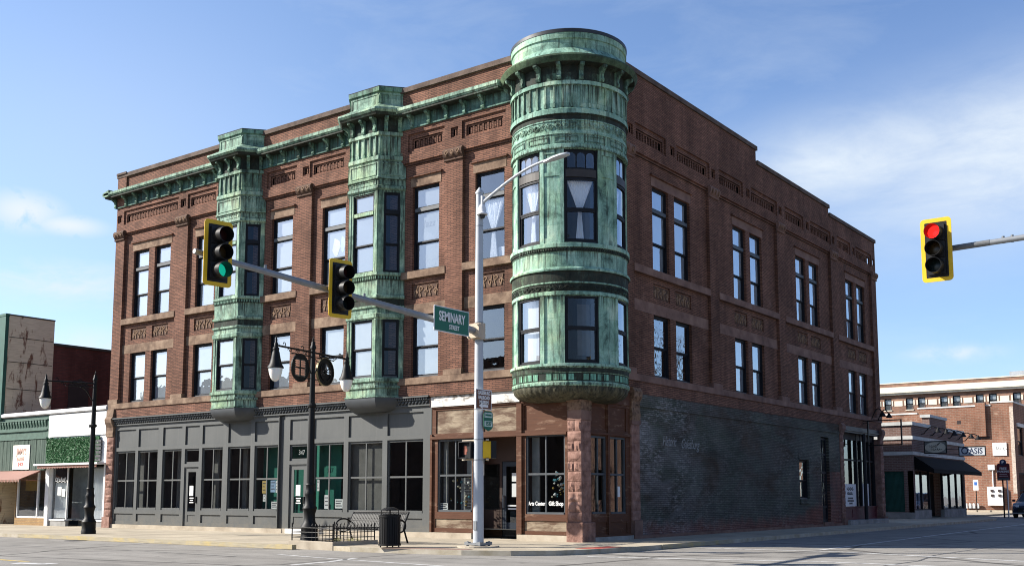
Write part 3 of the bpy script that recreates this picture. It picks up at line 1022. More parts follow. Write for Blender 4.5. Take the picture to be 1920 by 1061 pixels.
for bi, (cx, lab) in enumerate(((-15.57, 0), (-8.40, 1))):
    path = [(cx-1.30, 0.12), (cx-.69, -.58), (cx+.69, -.58), (cx+1.30, 0.12)]
    m = MB()
    m.sweep(path, BP, [1 if i in (6, 7, 8, 9) else 0 for i in range(len(BP)-1)])  # dark segments paint cornice shade on the underside and bracket zone
    m.sweep(path, BPM, [1 if i in (3, 9) else 0 for i in range(len(BPM)-1)])
    m.sweep(path, BPL)
    m.cm = 0
    fs = [Fr(path[i], (path[i+1][0]-path[i][0], path[i+1][1]-path[i][1])) for i in range(3)]
    ls = [math.hypot(path[i+1][0]-path[i][0], path[i+1][1]-path[i][1]) for i in range(3)]
    op = [(0.17, ls[0]-.20), (0.20, 1.18), (0.20, ls[2]-.17)]
    for f, L, (o0, o1) in zip(fs, ls, op):
        m.wall(f, 0, L, 8.82, 11.66, -0.01, [(o0, o1, 8.82, 11.60, 0.07, False)])
        m.wall(f, 0, L, 5.24, 7.24, -0.01, [(o0, o1, 5.26, 7.22, 0.07, False)])
        for z0, z1 in ((8.82, 11.66), (5.24, 7.24)):
            m.fbox(f, 0.03, 0.11, -.01, 0.012, z0, z1)
            m.fbox(f, L-.11, L-.03, -.01, 0.012, z0, z1)
        # framed panel and rounded panel
        for (p0, p1, z0, z1, dd) in ((.10, L-.10, 12.20, 12.58, 0.032), (.12, L-.12, 11.88, 11.99, 0.006)):
            m.fbox(f, p0, p1, dd-.003, dd+.02, z1, z1+.03)
            m.fbox(f, p0, p1, dd-.003, dd+.02, z0-.03, z0)
            m.fbox(f, p0-.03, p0, dd-.003, dd+.02, z0-.03, z1+.03)
            m.fbox(f, p1, p1+.03, dd-.003, dd+.02, z0-.03, z1+.03)
        # parapet panel
        m.fbox(f, 0.08, L-.08, 0.0, 0.02, 15.02, 15.10)
        m.fbox(f, 0.03, 0.10, 0.0, 0.02, 14.72, 15.02)
        m.fbox(f, L-.10, L-.03, 0.0, 0.02, 14.72, 15.02)
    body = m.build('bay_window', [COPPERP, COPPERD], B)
    # cap, bulged base
    m = MB()
    m.sweep(path, [(0.0, 15.10), (0.075, 15.13), (0.085, 15.27), (0.09, 15.30), (-0.75, 15.33)], [0, 0, 1, 1])
    m.build('cap', [COPPER, ROOF], body)
    m = MB()
    m.sweep(path, BPB)
    m.poly([(cx-.8, .12, 4.12), (cx-.5, -.1, 4.12), (cx+.5, -.1, 4.12), (cx+.8, .12, 4.12)])
    m.build('bulged_base', GRAYPD, body, smooth=True, angle=30)
    for f, L, (o0, o1) in zip(fs, ls, op):
        n = 3 if L > 1.2 else 2
        for q in range(n):
            x = L*(q+.5)/n if n == 2 else (.16, L/2, L-.16)[q]
            m = MB()
            m.prism(f, [(0.0, 13.71), (0.08, 13.71), (0.11, 13.78), (0.08, 13.88), (0.11, 14.0), (0.20, 14.08), (0.27, 14.12), (0.28, 14.19), (0.0, 14.19)], x-.06, x+.06)
            m.build('bracket', COPPER, body)
        nb = 5 if L > 1.2 else 4
        for q in range(nb):
            x = L*(q+.5)/nb
            m = MB()
            m.fbox(f, x-.022, x+.022, -.03, 0.02, 12.98, 13.56)
            m.fbox(f, x-.04, x+.04, -.03, 0.03, 12.88, 12.98)
            m.build('baluster', COPPER, body)
        m = MB()
        nd = int(L/0.085)
        for q in range(nd):
            x = L*(q+.5)/nd
            m.fbox(f, x-.022, x+.022, .02, .045, 8.58, 8.68)
        m.build('dentils', COPPER, body)
        front = L > 1.2
        window(body, f, o0, o1, 8.82, 11.60, -0.04, [(9.80, 'mr'), (10.90, 'bar')], blind=front, bmat=COPPERP if front else FRAME, fw=.045, sash=.045)
        window(body, f, o0, o1, 5.26, 7.22, -0.04, [(6.22, 'mr')], blind=front, fw=.045, sash=.045)

# ------------------------------------------------------------------ corner turret
TC = (-1.0, 1.0)
TA0, TA1 = -148.0, 58.0


def arc(mb, r, z0, z1, a0, a1, n=None, depth=0.0):
    """curved sheet, with edge returns of the given depth inward"""
    n = n or max(2, int((a1-a0)/4))
    q = []
    for k in range(n+1):
        a = RAD(a0+(a1-a0)*k/n)
        q.append((math.cos(a), math.sin(a)))
    for (c0, s0), (c1, s1) in zip(q, q[1:]):
        P = lambda c, s_, z, rr: (TC[0]+rr*c, TC[1]+rr*s_, z)
        mb.poly([P(c0, s0, z0, r), P(c1, s1, z0, r), P(c1, s1, z1, r), P(c0, s0, z1, r)])
        if depth:
            i = r-depth
            mb.poly([P(c0, s0, z1, r), P(c1, s1, z1, r), P(c1, s1, z1, i), P(c0, s0, z1, i)])
            mb.poly([P(c0, s0, z0, i), P(c1, s1, z0, i), P(c1, s1, z0, r), P(c0, s0, z0, r)])
    if depth:
        i = r-depth
        for c, s_ in (q[0], q[-1]):
            mb.poly([(TC[0]+r*c, TC[1]+r*s_, z0), (TC[0]+r*c, TC[1]+r*s_, z1), (TC[0]+i*c, TC[1]+i*s_, z1), (TC[0]+i*c, TC[1]+i*s_, z0)])


T1 = [(1.83, 15.20), (1.83, 15.02), (1.79, 15.00), (1.78, 14.73), (1.81, 14.71), (1.98, 14.49), (2.13, 14.41), (2.17, 14.35), (2.14, 14.28), (2.10, 14.22), (2.08, 14.19), (1.80, 14.16), (1.79, 13.71),
      (1.845, 13.69), (1.845, 13.57), (1.775, 13.555), (1.775, 12.87), (1.80, 12.855), (1.85, 12.82), (1.85, 12.67), (1.79, 12.63), (1.785, 12.50), (1.80, 12.48), (1.80, 12.46), (1.775, 12.45), (1.775, 12.16),
      (1.81, 12.15), (1.82, 12.06), (1.79, 12.02), (1.785, 11.76), (1.83, 11.73), (1.835, 11.62), (1.72, 11.59)]
M1 = [0]*(len(T1)-1)
M1[10] = M1[11] = 1  # soffit and bracket zone coloured dark for the overhang's shade
M1[19] = M1[20] = 1
M1[5] = M1[6] = M1[7] = M1[8] = M1[9] = 2
T2 = [(1.74, 8.76), (1.85, 8.72), (1.85, 8.61), (1.80, 8.58), (1.80, 8.48), (1.775, 8.46), (1.775, 8.03), (1.85, 7.98), (1.865, 7.94), (1.85, 7.90), (1.80, 7.87), (1.785, 7.58), (1.80, 7.57), (1.80, 7.54), (1.775, 7.53), (1.775, 7.30), (1.80, 7.28), (1.80, 7.18), (1.72, 7.15)]
M2 = [0, 0, 0, 1, 0, 0, 0, 0, 0, 1, 1, 0, 0, 0, 1, 0, 0, 0]
T3 = [(1.74, 5.18), (1.85, 5.16), (1.85, 5.08), (1.79, 5.04), (1.79, 4.91), (1.76, 4.89), (1.76, 4.65), (1.80, 4.63), (1.80, 4.54), (1.76, 4.51)]
M3 = [0, 0, 0, 1, 0, 1, 0, 0, 0]
m = MB()
m.revolve(T1, TC, TA0, TA1, 60, M1)
m.revolve(T2, TC, TA0, TA1, 60, M2)
m.revolve(T3, TC, TA0, TA1, 60, M3)
WINA = [(-119.5, -86.5), (-62.0, -28.0), (-3.5, 29.5)]
PANA = [(-148, -119.5), (-86.5, -62.0), (-28.0, -3.5), (29.5, 58)]
for (a0, a1) in PANA:
    for z0, z1 in ((8.74, 11.61), (5.17, 7.17)):
        arc(m, 1.745, z0, z1, a0, a1)
        for e0, e1 in ((a0, a0+4.2), (a1-4.2, a1)):
            arc(m, 1.785, z0, z1, e0, e1, 3, 0.13)
    for z0, z1 in ((11.47, 11.60), (10.79, 10.90), (8.75, 8.90)):
        arc(m, 1.772, z0, z1, a0+4.2, a1-4.2, None, 0.03)
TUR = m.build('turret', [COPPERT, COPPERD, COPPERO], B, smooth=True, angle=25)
m = MB()
m.revolve([(1.80, 15.19), (1.845, 15.20), (1.85, 15.30), (1.80, 15.335), (0.0, 15.42)], TC, 0, 360, 48)
m.build('cap', plain('black_roof_edge', (0.02, 0.022, 0.026), 0.45), TUR, smooth=True, angle=30)
m = MB()
nb = 60
rib = []
for k in range(nb):
    rib.append(k)
prof = [(1.755, 4.52), (1.765, 4.47), (1.73, 4.36), (1.62, 4.25), (1.42, 4.16), (1.1, 4.10), (0.6, 4.07), (0.0, 4.06)]
n = 180
base = len(m.v)
for k in range(n+1):
    a = RAD(TA0+(TA1-TA0)*k/n)
    w_ = 0.035*(1-abs(math.sin(a*24)))**1.5
    for i, (r, z) in enumerate(prof):
        rr = max(0, r-w_*(1 if 0 < i < 5 else 0))
        m.v.append((TC[0]+rr*math.cos(a), TC[1]+rr*math.sin(a), z))
L_ = len(prof)
for k in range(n):
    for i in range(L_-1):
        m.f.append((base+k*L_+i, base+(k+1)*L_+i, base+(k+1)*L_+i+1, base+k*L_+i+1))
        m.mi.append(0)
m.build('ribbed_bowl', BOWL, TUR, smooth=True, angle=60)


def tfr(adeg, r):
    """tangent frame at an angle of the turret"""
    a = RAD(adeg)
    return Fr((TC[0]+r*math.cos(a), TC[1]+r*math.sin(a)), (-math.sin(a), math.cos(a)))


k = -45-8.72*11
while k < 55:
    f = tfr(k, 1.775)
    m = MB()
    m.fbox(f, -.022, .022, -.01, 0.045, 12.99, 13.56)
    m.fbox(f, -.038, .038, -.01, 0.055, 12.87, 12.99)
    m.build('baluster', COPPERP, TUR)
    k += 8.72
k = -45-20.75*5+.0
while k < 52:
    f = tfr(k, 1.79)
    m = MB()
    m.prism(f, [(0.0, 13.72), (0.09, 13.72), (0.12, 13.79), (0.085, 13.88), (0.10, 13.98), (0.17, 14.06), (0.25, 14.10), (0.28, 14.14), (0.28, 14.185), (0.0, 14.17)], -.065, .065)
    m.build('bracket', COPPER, TUR)
    k += 20.75
# dentils, leafy scroll bands, framed plaques
m = MB()
k = TA0+1
while k < TA1:
    f = tfr(k, 1.80)
    m.fbox(f, -.025, .025, -.01, .03, 8.52, 8.60)
    k += 2.6
m.build('dentils', COPPERD, TUR)


def scroll(zc, amp, a0, a1, period, mat, name):
    m = MB()
    pts = []
    a = a0
    while a <= a1:
        ph = (a-a0)/period*2*math.pi
        r = 1.785
        pts.append((TC[0]+r*math.cos(RAD(a)), TC[1]+r*math.sin(RAD(a)), zc+amp*0.75*math.sin(ph)))
        a += period/14
    m.tube(pts, 0.013, 5)
    j = 0
    a = a0+period*.25
    while a < a1:
        sgn = 1 if j % 2 == 0 else -1
        sp = []
        for q in range(20):
            th = q/19*math.pi*3.0
            rad = amp*0.85*(1-q/24)
            da = math.degrees(rad*math.cos(th)*0.9/1.79)
            aa = RAD(a+da)
            sp.append((TC[0]+1.79*math.cos(aa), TC[1]+1.79*math.sin(aa), zc-sgn*amp*.12+sgn*rad*math.sin(th)*0.8))
        m.tube(sp, [0.016*(1-q/30) for q in range(20)], 5)
        for q in range(5):
            aa = RAD(a+rnd.uniform(-.3, .3)*period)
            zz = zc+rnd.uniform(-1, 1)*amp*.8
            m.tube([(TC[0]+1.782*math.cos(aa), TC[1]+1.782*math.sin(aa), zz), (TC[0]+1.795*math.cos(aa+.02), TC[1]+1.795*math.sin(aa+.02), zz+rnd.uniform(-.04, .04))], [.022, .006], 5)
        a += period/2
        j += 1
    m.build(name, mat, TUR, smooth=True)


scroll(12.305, 0.125, -146, 56, 15.0, COPPERP, 'scroll_band')
scroll(7.415, 0.10, -146, 56, 12.0, COPPERD, 'scroll_band')
k = -45-29*4
for q in range(8):
    m = MB()
    a0, a1 = k+3, k+26
    for z0, z1 in ((11.80, 11.835), (11.955, 11.99)):
        arc(m, 1.805, z0, z1, a0, a1, None, .03)
    for e in (a0, a1-1.2):
        arc(m, 1.805, 11.835, 11.955, e, e+1.2, 2, .03)
    m.build('plaque', COPPER, TUR)
    k += 29
# bright squares of the lower band
m = MB()
k = TA0+2
q = 0
while k < TA1-4:
    f = tfr(k+3.2, 1.757)
    if (q*7) % 5 != 1:
        m.fbox(f, -.085, .085, -.01, .018, 4.68, 4.86)
    k += 7.2
    q += 1
m.build('square_band', copper('bright_patina_copper', [(0.3, (0.09, 0.24, 0.17)), (0.6, (0.20, 0.44, 0.33))], [(0.42, 0), (0.62, .95)]), TUR)


def turret_window(a0, a1, z0, z1, mr, arched):
    m = MB()
    ro = 1.735
    fw = 1.6
    top = z1
    if arched:
        top = 10.72
    arc(m, ro, z0, z1, a0, a0+fw, 2, .14)
    arc(m, ro, z0, z1, a1-fw, a1, 2, .14)
    arc(m, ro, z0, z0+.07, a0+fw, a1-fw, None, .14)
    arc(m, ro, top-.06, top, a0+fw, a1-fw, None, .14)
    arc(m, ro-.03, mr-.03, mr+.03, a0+fw, a1-fw, None, .06)
    for r_, lo, hi in ((ro-.05, z0+.07, mr-.03), (ro-.02, mr+.03, top-.06)):
        arc(m, r_, lo, hi, a0+fw, a0+fw+1.5, 2, .04)
        arc(m, r_, lo, hi, a1-fw-1.5, a1-fw, 2, .04)
        arc(m, r_, lo, lo+.05, a0+fw+1.5, a1-fw-1.5, None, .04)
    g = MB()
    arc(g, ro-.075, z0+.12, mr-.03, a0+fw+1.5, a1-fw-1.5)
    arc(g, ro-.05, mr+.08, top-.06, a0+fw+1.5, a1-fw-1.5)
    if arched:
        m.cm = 1
        arc(m, ro+.015, 10.74, 10.98, a0+fw, a1-fw, None, .12)
        m.cm = 0
        arc(m, ro-.05, 10.98, z1, a0+fw, a1-fw)
        w_ = (a1-a0-2*fw-2)/3
        for q in range(3):
            c = a0+fw+1+w_*(q+.5)
            h = w_*0.43
            hr = math.radians(h)*1.7
            ol = [(-1, 11.04), (1, 11.04), (1, 11.50-hr)]
            for e in range(1, 8):
                th = e/8*math.pi
                ol.append((math.cos(th), 11.50-hr+hr*math.sin(th)))
            ol.append((-1, 11.50-hr))
            r_ = ro-.035
            g.poly([(TC[0]+r_*math.cos(RAD(c+x*h)), TC[1]+r_*math.sin(RAD(c+x*h)), z) for x, z in ol])
    w_ = m.build('window', [FRAME, plain('dark_brown_rail', (0.03, 0.024, 0.02), 0.5)] if arched else [FRAME], TUR)
    g.build('pane', GLASS, w_)
    return w_


def hourglass(fr, x0, x1, z0, zm, z1, d, parent, wt=0.13, wb=0.32):
    """sheer curtain gathered at the middle rail"""
    m = MB()
    hw = (x1-x0)/2
    cx_ = (x0+x1)/2
    rows, cols = 18, 36
    for i in range(rows+1):
        z = z0+(z1-z0)*i/rows
        if z > zm:
            t_ = (z-zm)/(z1-zm)
            h = wt*hw+(1-wt)*hw*t_
        else:
            t_ = (zm-z)/(zm-z0)
            h = wt*hw+(wb-wt)*hw*t_
        for j in range(cols+1):
            s_ = j/cols*2-1
            m.v.append(fr.p(cx_+s_*h, d+0.018*math.sin(j*1.9), z))
    for i in range(rows):
        for j in range(cols):
            q = i*(cols+1)+j
            m.f.append((q, q+1, q+cols+2, q+cols+1))
            m.mi.append(0)
    return m.build('curtain', CURTAIN, parent, smooth=True, angle=80)


for a0, a1 in WINA:
    w3 = turret_window(a0, a1, 8.76, 11.60, 9.73, True)
    f = tfr((a0+a1)/2, 1.50)
    hourglass(f, -.40, .40, 8.85, 9.74, 10.68, 0.0, w3)
    w2 = turret_window(a0, a1, 5.17, 7.16, 6.19, False)
    m = MB()
    f = tfr((a0+a1)/2, 1.45)
    if a0 < -100:
        m.quad(f, -.46, .46, 5.2, 7.1, 0.06)
    else:
        m.quad(f, 0.02, .40, 5.5, 7.05, -0.5)
    m.build('blind', plain('gray_blind', (0.45, 0.45, 0.46), 0.8, var=.05) if a0 < -100 else TANIN, w2)
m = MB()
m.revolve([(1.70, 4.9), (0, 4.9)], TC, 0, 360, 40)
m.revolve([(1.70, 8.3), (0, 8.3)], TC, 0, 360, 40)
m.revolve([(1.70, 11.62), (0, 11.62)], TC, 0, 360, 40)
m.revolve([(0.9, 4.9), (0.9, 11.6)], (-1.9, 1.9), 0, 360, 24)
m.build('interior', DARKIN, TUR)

# curtain in the last third floor window of the main front
for o in list(B.children):
    pass
hourglass(FL, -3.92, -3.02, 8.9, 9.78, 10.80, -0.34, B, 0.14, 0.34)
m = MB()
m.fbox(FL, -3.34, -2.98, -.44, -.42, 8.9, 9.24)
m.build('picture_frame', PAPER, B)
# faint drawings on the two painted blinds (plain line art)
INK = plain('pale_gray_ink', (0.20, 0.21, 0.22), 0.9)
WASH = plain('pale_gray_wash', (0.33, 0.35, 0.36), 0.9, var=.1)
letters('lettering', 'Jazz', 0.36, INK, B, FL, -6.15, 10.42, D-.10-.054, shear=.15, extrude=.001)
m = MB()
P = lambda a, z: FL.p(a, D-.154-(.04 if z < 9.8 else 0), z)
for cx_, cz_, rx, rz, d_ in ((-6.25, 10.0, .22, .14, .1522), (-5.82, 10.25, .09, .26, .1524), (-6.0, 9.93, .25, .07, .1526), (-5.95, 9.35, .24, .2, .1926), (-6.05, 9.02, .16, .07, .1928)):
    m.plate(FL, [(cx_+rx*math.cos(k*.524)*(1+.22*math.sin(k*2.1)), cz_+rz*math.sin(k*.524)*(1+.2*math.cos(k*1.7))) for k in range(12)], D-d_-.002, D-d_)
for i in range(3):
    for j in range(4):
        if (i+j) % 2 == 0:
            m.fbox(FL, -6.45+i*.09, -6.36+i*.09, D-.197, D-.193, 9.0+j*.09, 9.09+j*.09)
m.build('blind_drawing', WASH, B)
m = MB()
for (a0, a1, z0, z1, c_) in ((-10.75, -10.35, 9.9, 10.55, 0), (-10.35, -10.1, 10.0, 10.6, 1), (-10.7, -10.2, 9.2, 9.7, 1)):
    m.cm = c_
    ol = [((a0+a1)/2+(a1-a0)/2*math.cos(t_*.7)*(1+.25*math.sin(3*t_)), (z0+z1)/2+(z1-z0)/2*math.sin(t_*.7)*(1+.2*math.cos(2*t_))) for t_ in range(9)]
    m.plate(FL, ol, D-.154-.041*(z1 < 9.8), D-.150-.041*(z1 < 9.8))
m.build('blind_drawing', [plain('pale_yellow_ink', (0.72, 0.68, 0.42), 0.9), plain('pale_green_ink', (0.60, 0.68, 0.62), 0.9)], B)

# ------------------------------------------------------------------ gray storefront of the main street front
SF = [(-23.28, -21.93, 'w'), (-21.74, -20.40, 'w'), (-20.08, -18.84, 'w'), (-18.63, -17.74, 'd'), (-17.55, -16.30, 'w'), (-15.99, -14.69, 'w'), (-14.46, -13.16, 'w'),
      (-12.53, -11.62, 'd'), (-11.30, -9.78, 'w'), (-9.56, -7.95, 'w'), (-7.73, -6.13, 'w')]
SD = -0.05
shop = MB()
for (s0, s1) in ((-23.45, -13.10), (-12.80, -5.78)):
    holes = []
    for a0, a1, kd in SF:
        if not s0 < a0 < s1:
            continue
        holes.append((a0, a1, 3.33, 4.07, 0.055, True))
        if kd == 'w':
            holes.append((a0, a1, 0.77, 3.18, 0.10, False))
            holes.append((a0+.02, a1-.02, 0.29, 0.60, 0.045, True))
        else:
            holes.append((a0, a1, 2.58, 3.17, 0.10, False))
            holes.append((a0, a1, 0.16, 2.45, 0.08, False))
    shop.wall(FL, s0, s1, 0.16, 4.22, SD, holes)
    shop.fbox(FL, s0, s1, -.3, -.03, 4.22, 4.26)
shop.fbox(FL, -13.10, -12.80, -.3, -.13, 0.16, 4.22)
shop.fbox(FL, -13.13, -13.10, -.13, -.03, 0.16, 4.22)
SHOP = shop.build('storefront', GRAYP, B)
m = MB()
m.fbox(FL, -23.45, -5.78, -.3, 0.02, 4.26, 4.30)
m.fbox(FL, -23.45, -5.78, -.3, -0.02, 4.30, 4.44)
m.fbox(FL, -23.45, -5.78, -.3, 0.05, 4.44, 4.48)
m.fbox(FL, -23.45, -5.78, -.3, 0.14, 4.53, 4.577)
m.cm = 1
a = -23.4
while a < -5.9:
    P = FL.p
    m.tube([P(a, 0.0, 4.31), P(a+.06, 0.025, 4.37), P(a+.12, 0.0, 4.43)], [.02, .035, .02], 6)
    a += .15
a = -23.43
while a < -5.85:
    m.fbox(FL, a, a+.05, 0.05, 0.09, 4.46, 4.53)
    a += .10
m.build('rope_cornice', [GRAYP, GRAYPD], SHOP)
m = MB()
m.fbox(FL, -23.5, -12.80, -.3, 0.02, -.02, 0.155)
m.fbox(FL, -12.80, -5.76, -.3, 0.0, -.02, 0.165)
m.build('base_course', CONC, B)
m = MB()
m.fbox(FL, -12.62, -11.5, -.2, .015, .0, .162)
m.build('door_step', WHITE, B)
for i, (a0, a1, kd) in enumerate(SF):
    if kd == 'w':
        f = MB()
        d = SD-.05
        f.fbox(FL, a0, a0+.05, d-.06, d, .77, 3.18)
        f.fbox(FL, a1-.05, a1, d-.06, d, .77, 3.18)
        f.fbox(FL, a0+.05, a1-.05, d-.06, d, 3.11, 3.18)
        f.fbox(FL, a0+.05, a1-.05, d-.06, d+.03, .77, .85)
        c = (a0+a1)/2
        f.fbox(FL, c-.025, c+.025, d-.05, d-.01, .85, 3.11)
        f.fbox(FL, a0+.05, c-.025, d-.05, d-.012, 1.92, 1.98)
        f.fbox(FL, c+.025, a1-.05, d-.05, d-.012, 1.92, 1.98)
        w_ = f.build('shop_window', GRAYP, SHOP)
        g = MB()
        for b0, b1 in ((a0+.05, c-.025), (c+.025, a1-.05)):
            g.quad(FL, b0, b1, .85, 1.92, d-.03)
            g.quad(FL, b0, b1, 1.98, 3.11, d-.03)
        g.build('pane', GLASSD, w_)
    else:
        d = SD-.05
        f = MB()
        f.wall(FL, a0+.04, a1-.04, 0.17, 2.41, d, [(a0+.2, a1-.2, .72, 2.26, .03, False), (a0+.2, a1-.2, .32, .58, .02, True)])
        f.fbox(FL, a0, a0+.04, d-.05, d+.02, .16, 2.45)
        f.fbox(FL, a1-.04, a1, d-.05, d+.02, .16, 2.45)
        f.fbox(FL, a0+.04, a1-.04, d-.05, d+.02, 2.41, 2.45)
        dr = f.build('door', GRAYP, SHOP)
        g = MB()
        g.quad(FL, a0+.2, a1-.2, .72, 2.26, d-.02)
        g.build('pane', GLASSD, dr)
        g = MB()
        g.fbox(FL, a1-.15, a1-.11, d, d+.06, 1.05, 1.30, True)
        g.build('handle', BLACK, dr)
        g = MB()
        c = (a0+a1)/2-.02
        g.fbox(FL, c-.13, c+.10, d-.019, d-.012, 1.33, 1.72)
        for q in range(3):
            g.fbox(FL, c-.12+.03*(q == 1), c+.13-.03*(q == 1), d-.019, d-.014, 1.22-q*.085, 1.26-q*.085)
        g.build('notice', PAPER, dr)
        f = MB()
        f.fbox(FL, a0, a0+.05, d-.06, d, 2.58, 3.17)
        f.fbox(FL, a1-.05, a1, d-.06, d, 2.58, 3.17)
        f.fbox(FL, a0+.05, a1-.05, d-.06, d, 2.58, 2.66)
        f.fbox(FL, a0+.05, a1-.05, d-.06, d, 3.1, 3.17)
        w_ = f.build('transom_window', GRAYP, SHOP)
        g = MB()
        g.quad(FL, a0+.05, a1-.05, 2.66, 3.1, d-.03)
        g.build('pane', GLASSD, w_)
letters('house_number', '347', 0.24, PAPER, SHOP, FL, -12.0, 2.87, SD-.10, sx=.9)
# what stands behind the shop glass
m = MB()
m.wall(FL, -23.4, -5.8, 0.1, 4.4, -5.5)
m.quad(FL, -23.4, -5.8, 0.1, 4.4, -5.4)
P = FL.p
m.poly([P(-23.4, -.2, 4.35), P(-.5, -.2, 4.35), P(-.5, -5.4, 4.35), P(-23.4, -5.4, 4.35)])
m.poly([P(-23.4, -.2, .10), P(-5.8, -.2, .10), P(-5.8, -5.4, .10), P(-23.4, -5.4, .10)])
for x in (-23.42, -14.9, -5.78):
    m.poly([(x, .25, .1), (x, 5.4, .1), (x, 5.4, 4.35), (x, .25, 4.35)])
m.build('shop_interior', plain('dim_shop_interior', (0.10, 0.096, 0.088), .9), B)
m = MB()
m.quad(FL, -14.75, -11.0, 0.12, 4.3, -.75)
m.quad(FL, -11.35, -10.55, 0.12, 4.3, -.72)
m.quad(FL, -11.3, -9.6, 1.85, 4.3, -1.4)
m.build('green_partition', GREENIN, B)
m = MB()
m.quad(FL, -9.7, -7.85, 0.12, 4.3, -.26)
m.build('gray_screen', TANIN, B)
m = MB()
for a0, a1 in ((-23.2, -22.75), (-22.3, -21.98), (-21.1, -20.7), (-19.75, -19.45), (-17.4, -17.1), (-15.7, -15.45)):
    m.fbox(FL, a0, a1, -.62, -.55, .12, 4.3, True)
m.build('inner_screen', plain('taupe_screen', (0.17, 0.163, 0.15), .9), B)
POST = [plain('poster_blue', (0.25, 0.36, 0.5), .7), plain('poster_ochre', (0.42, 0.30, 0.09), .7), plain('poster_dark', (0.05, 0.05, 0.06), .7), PAPER]
for (a0, a1, z0, z1, k) in ((-14.08, -13.86, 1.42, 1.88, 1), (-14.02, -13.88, 1.12, 1.38, 3), (-13.62, -13.35, 1.46, 1.90, 0), (-13.33, -13.12+.02, 1.44, 1.88, 3), (-13.55, -13.22, .86, 1.12, 3),
                           (-10.78, -10.52, .88, 1.36, 3), (-10.25, -9.88, .90, 1.22, 3), (-11.18, -11.05, 1.5, 1.9, 3), (-5.48, -5.15, .88, 1.10, 3)):
    m = MB()
    m.fbox(FL, a0, a1, -.15, -.142, z0, z1, True)
    m.cm = 1
    for q in range(3):
        zz = z1-(z1-z0)*(.2+.26*q)
        m.fbox(FL, a0+.03, a1-.04-.05*(q % 2), -.142, -.140, zz-.02, zz+.015)
    m.build('poster', [POST[k], POST[2] if k != 2 else PAPER], B)

# ------------------------------------------------------------------ brown wooden shop at the corner
wd = MB()
wd.wall(FL, -5.74, -2.14, 3.20, 4.14, -.04, [(-5.58, -4.03, 3.32, 4.07, .03, False), (-3.63, -2.32, 3.32, 4.07, .03, False)])
wd.wall(FL, -2.14, -.50, 0.18, 4.14, -.04, [(-2.06, -.53, 3.31, 4.09, .03, True), (-2.01, -.59, .79, 3.16, .10, False), (-2.07, -.55, .29, .59, .03, False)])
wd.wall(FL, -5.74, -4.04, 0.18, 3.20, -.04, [(-5.50, -4.08, .83, 3.13, .10, False), (-5.60, -4.08, .32, .61, .03, False)])
wd.fbox(FL, -5.78, -5.70, -.04, .02, .18, 3.3)
wd.fbox(FL, -2.32, -2.13, -.12, .02, .18, 4.12)
wd.fbox(FL, -5.78, -.5, -.3, .03, 3.14, 3.22)
wd.fbox(FL, -5.74, -.50, -.3, -.0, 4.14, 4.18)
WD = wd.build('wooden_shopfront', WOOD, B)
for a0, a1, z0, z1 in ((-5.58, -4.03, 3.32, 4.07), (-3.63, -2.32, 3.32, 4.07), (-2.07, -.55, .29, .59), (-5.60, -4.08, .32, .61)):
    m = MB()
    m.quad(FL, a0, a1, z0, z1, -.07)
    m.build('peeling_panel', WOODP, WD)
m = MB()
m.fbox(FL, -5.76, -2.2, -.3, .03, 4.185, 4.53)
m.build('sign_board', WOODW, WD)
m = MB()
m.fbox(FL, -5.78, -1.6, -.3, .10, 4.535, 4.577)
m.fbox(FL, -5.78, -5.765, -.3, .05, 4.2, 4.53)
m.fbox(FL, -2.2, -1.2, -.3, .0, 4.185, 4.53)
m.build('moulding', WOOD, WD)
m = MB()
m.fbox(FL, -5.76, -4.05, -.3, .03, -.02, .175)
m.fbox(FL, -2.30, -.46, -.3, .03, -.02, .175)
m.poly([FL.p(-4.05, .03, .004), FL.p(-2.3, .03, .004), FL.p(-2.3, -1.5, .04), FL.p(-4.05, -1.5, .04)])
m.build('base_course', CONC, B)


def shop_window(fr, a0, a1, z0, z1, d, parent, mid):
    f = MB()
    f.fbox(fr, a0, a0+.05, d-.06, d, z0, z1)
    f.fbox(fr, a1-.05, a1, d-.06, d, z0, z1)
    f.fbox(fr, a0+.05, a1-.05, d-.06, d, z1-.06, z1)
    f.fbox(fr, a0+.05, a1-.05, d-.06, d+.03, z0, z0+.06)
    c = (a0+a1)/2
    f.fbox(fr, c-.02, c+.02, d-.05, d-.01, z0+.06, z1-.06)
    f.fbox(fr, a0+.05, c-.02, d-.05, d-.012, mid-.03, mid+.03)
    f.fbox(fr, c+.02, a1-.05, d-.05, d-.012, mid-.03, mid+.03)
    w_ = f.build('shop_window', FRAMEG, parent)
    g = MB()
    g.quad(fr, a0+.05, a1-.05, z0+.06, z1-.06, d-.055)
    g.build('pane', GLASSD, w_)
    return w_


shop_window(FL, -5.50, -4.08, .83, 3.13, -.07, WD, 1.98)
gw = shop_window(FL, -2.01, -.59, .79, 3.16, -.07, WD, 1.98)
letters('lettering', 'Arts Center', 0.165, PAPER, gw, FL, -1.65, 1.10, -.10, sx=.76, bold=.004)
letters('lettering', 'Gift Shop', 0.18, PAPER, gw, FL, -.95, 1.10, -.10, sx=.76, bold=.005)
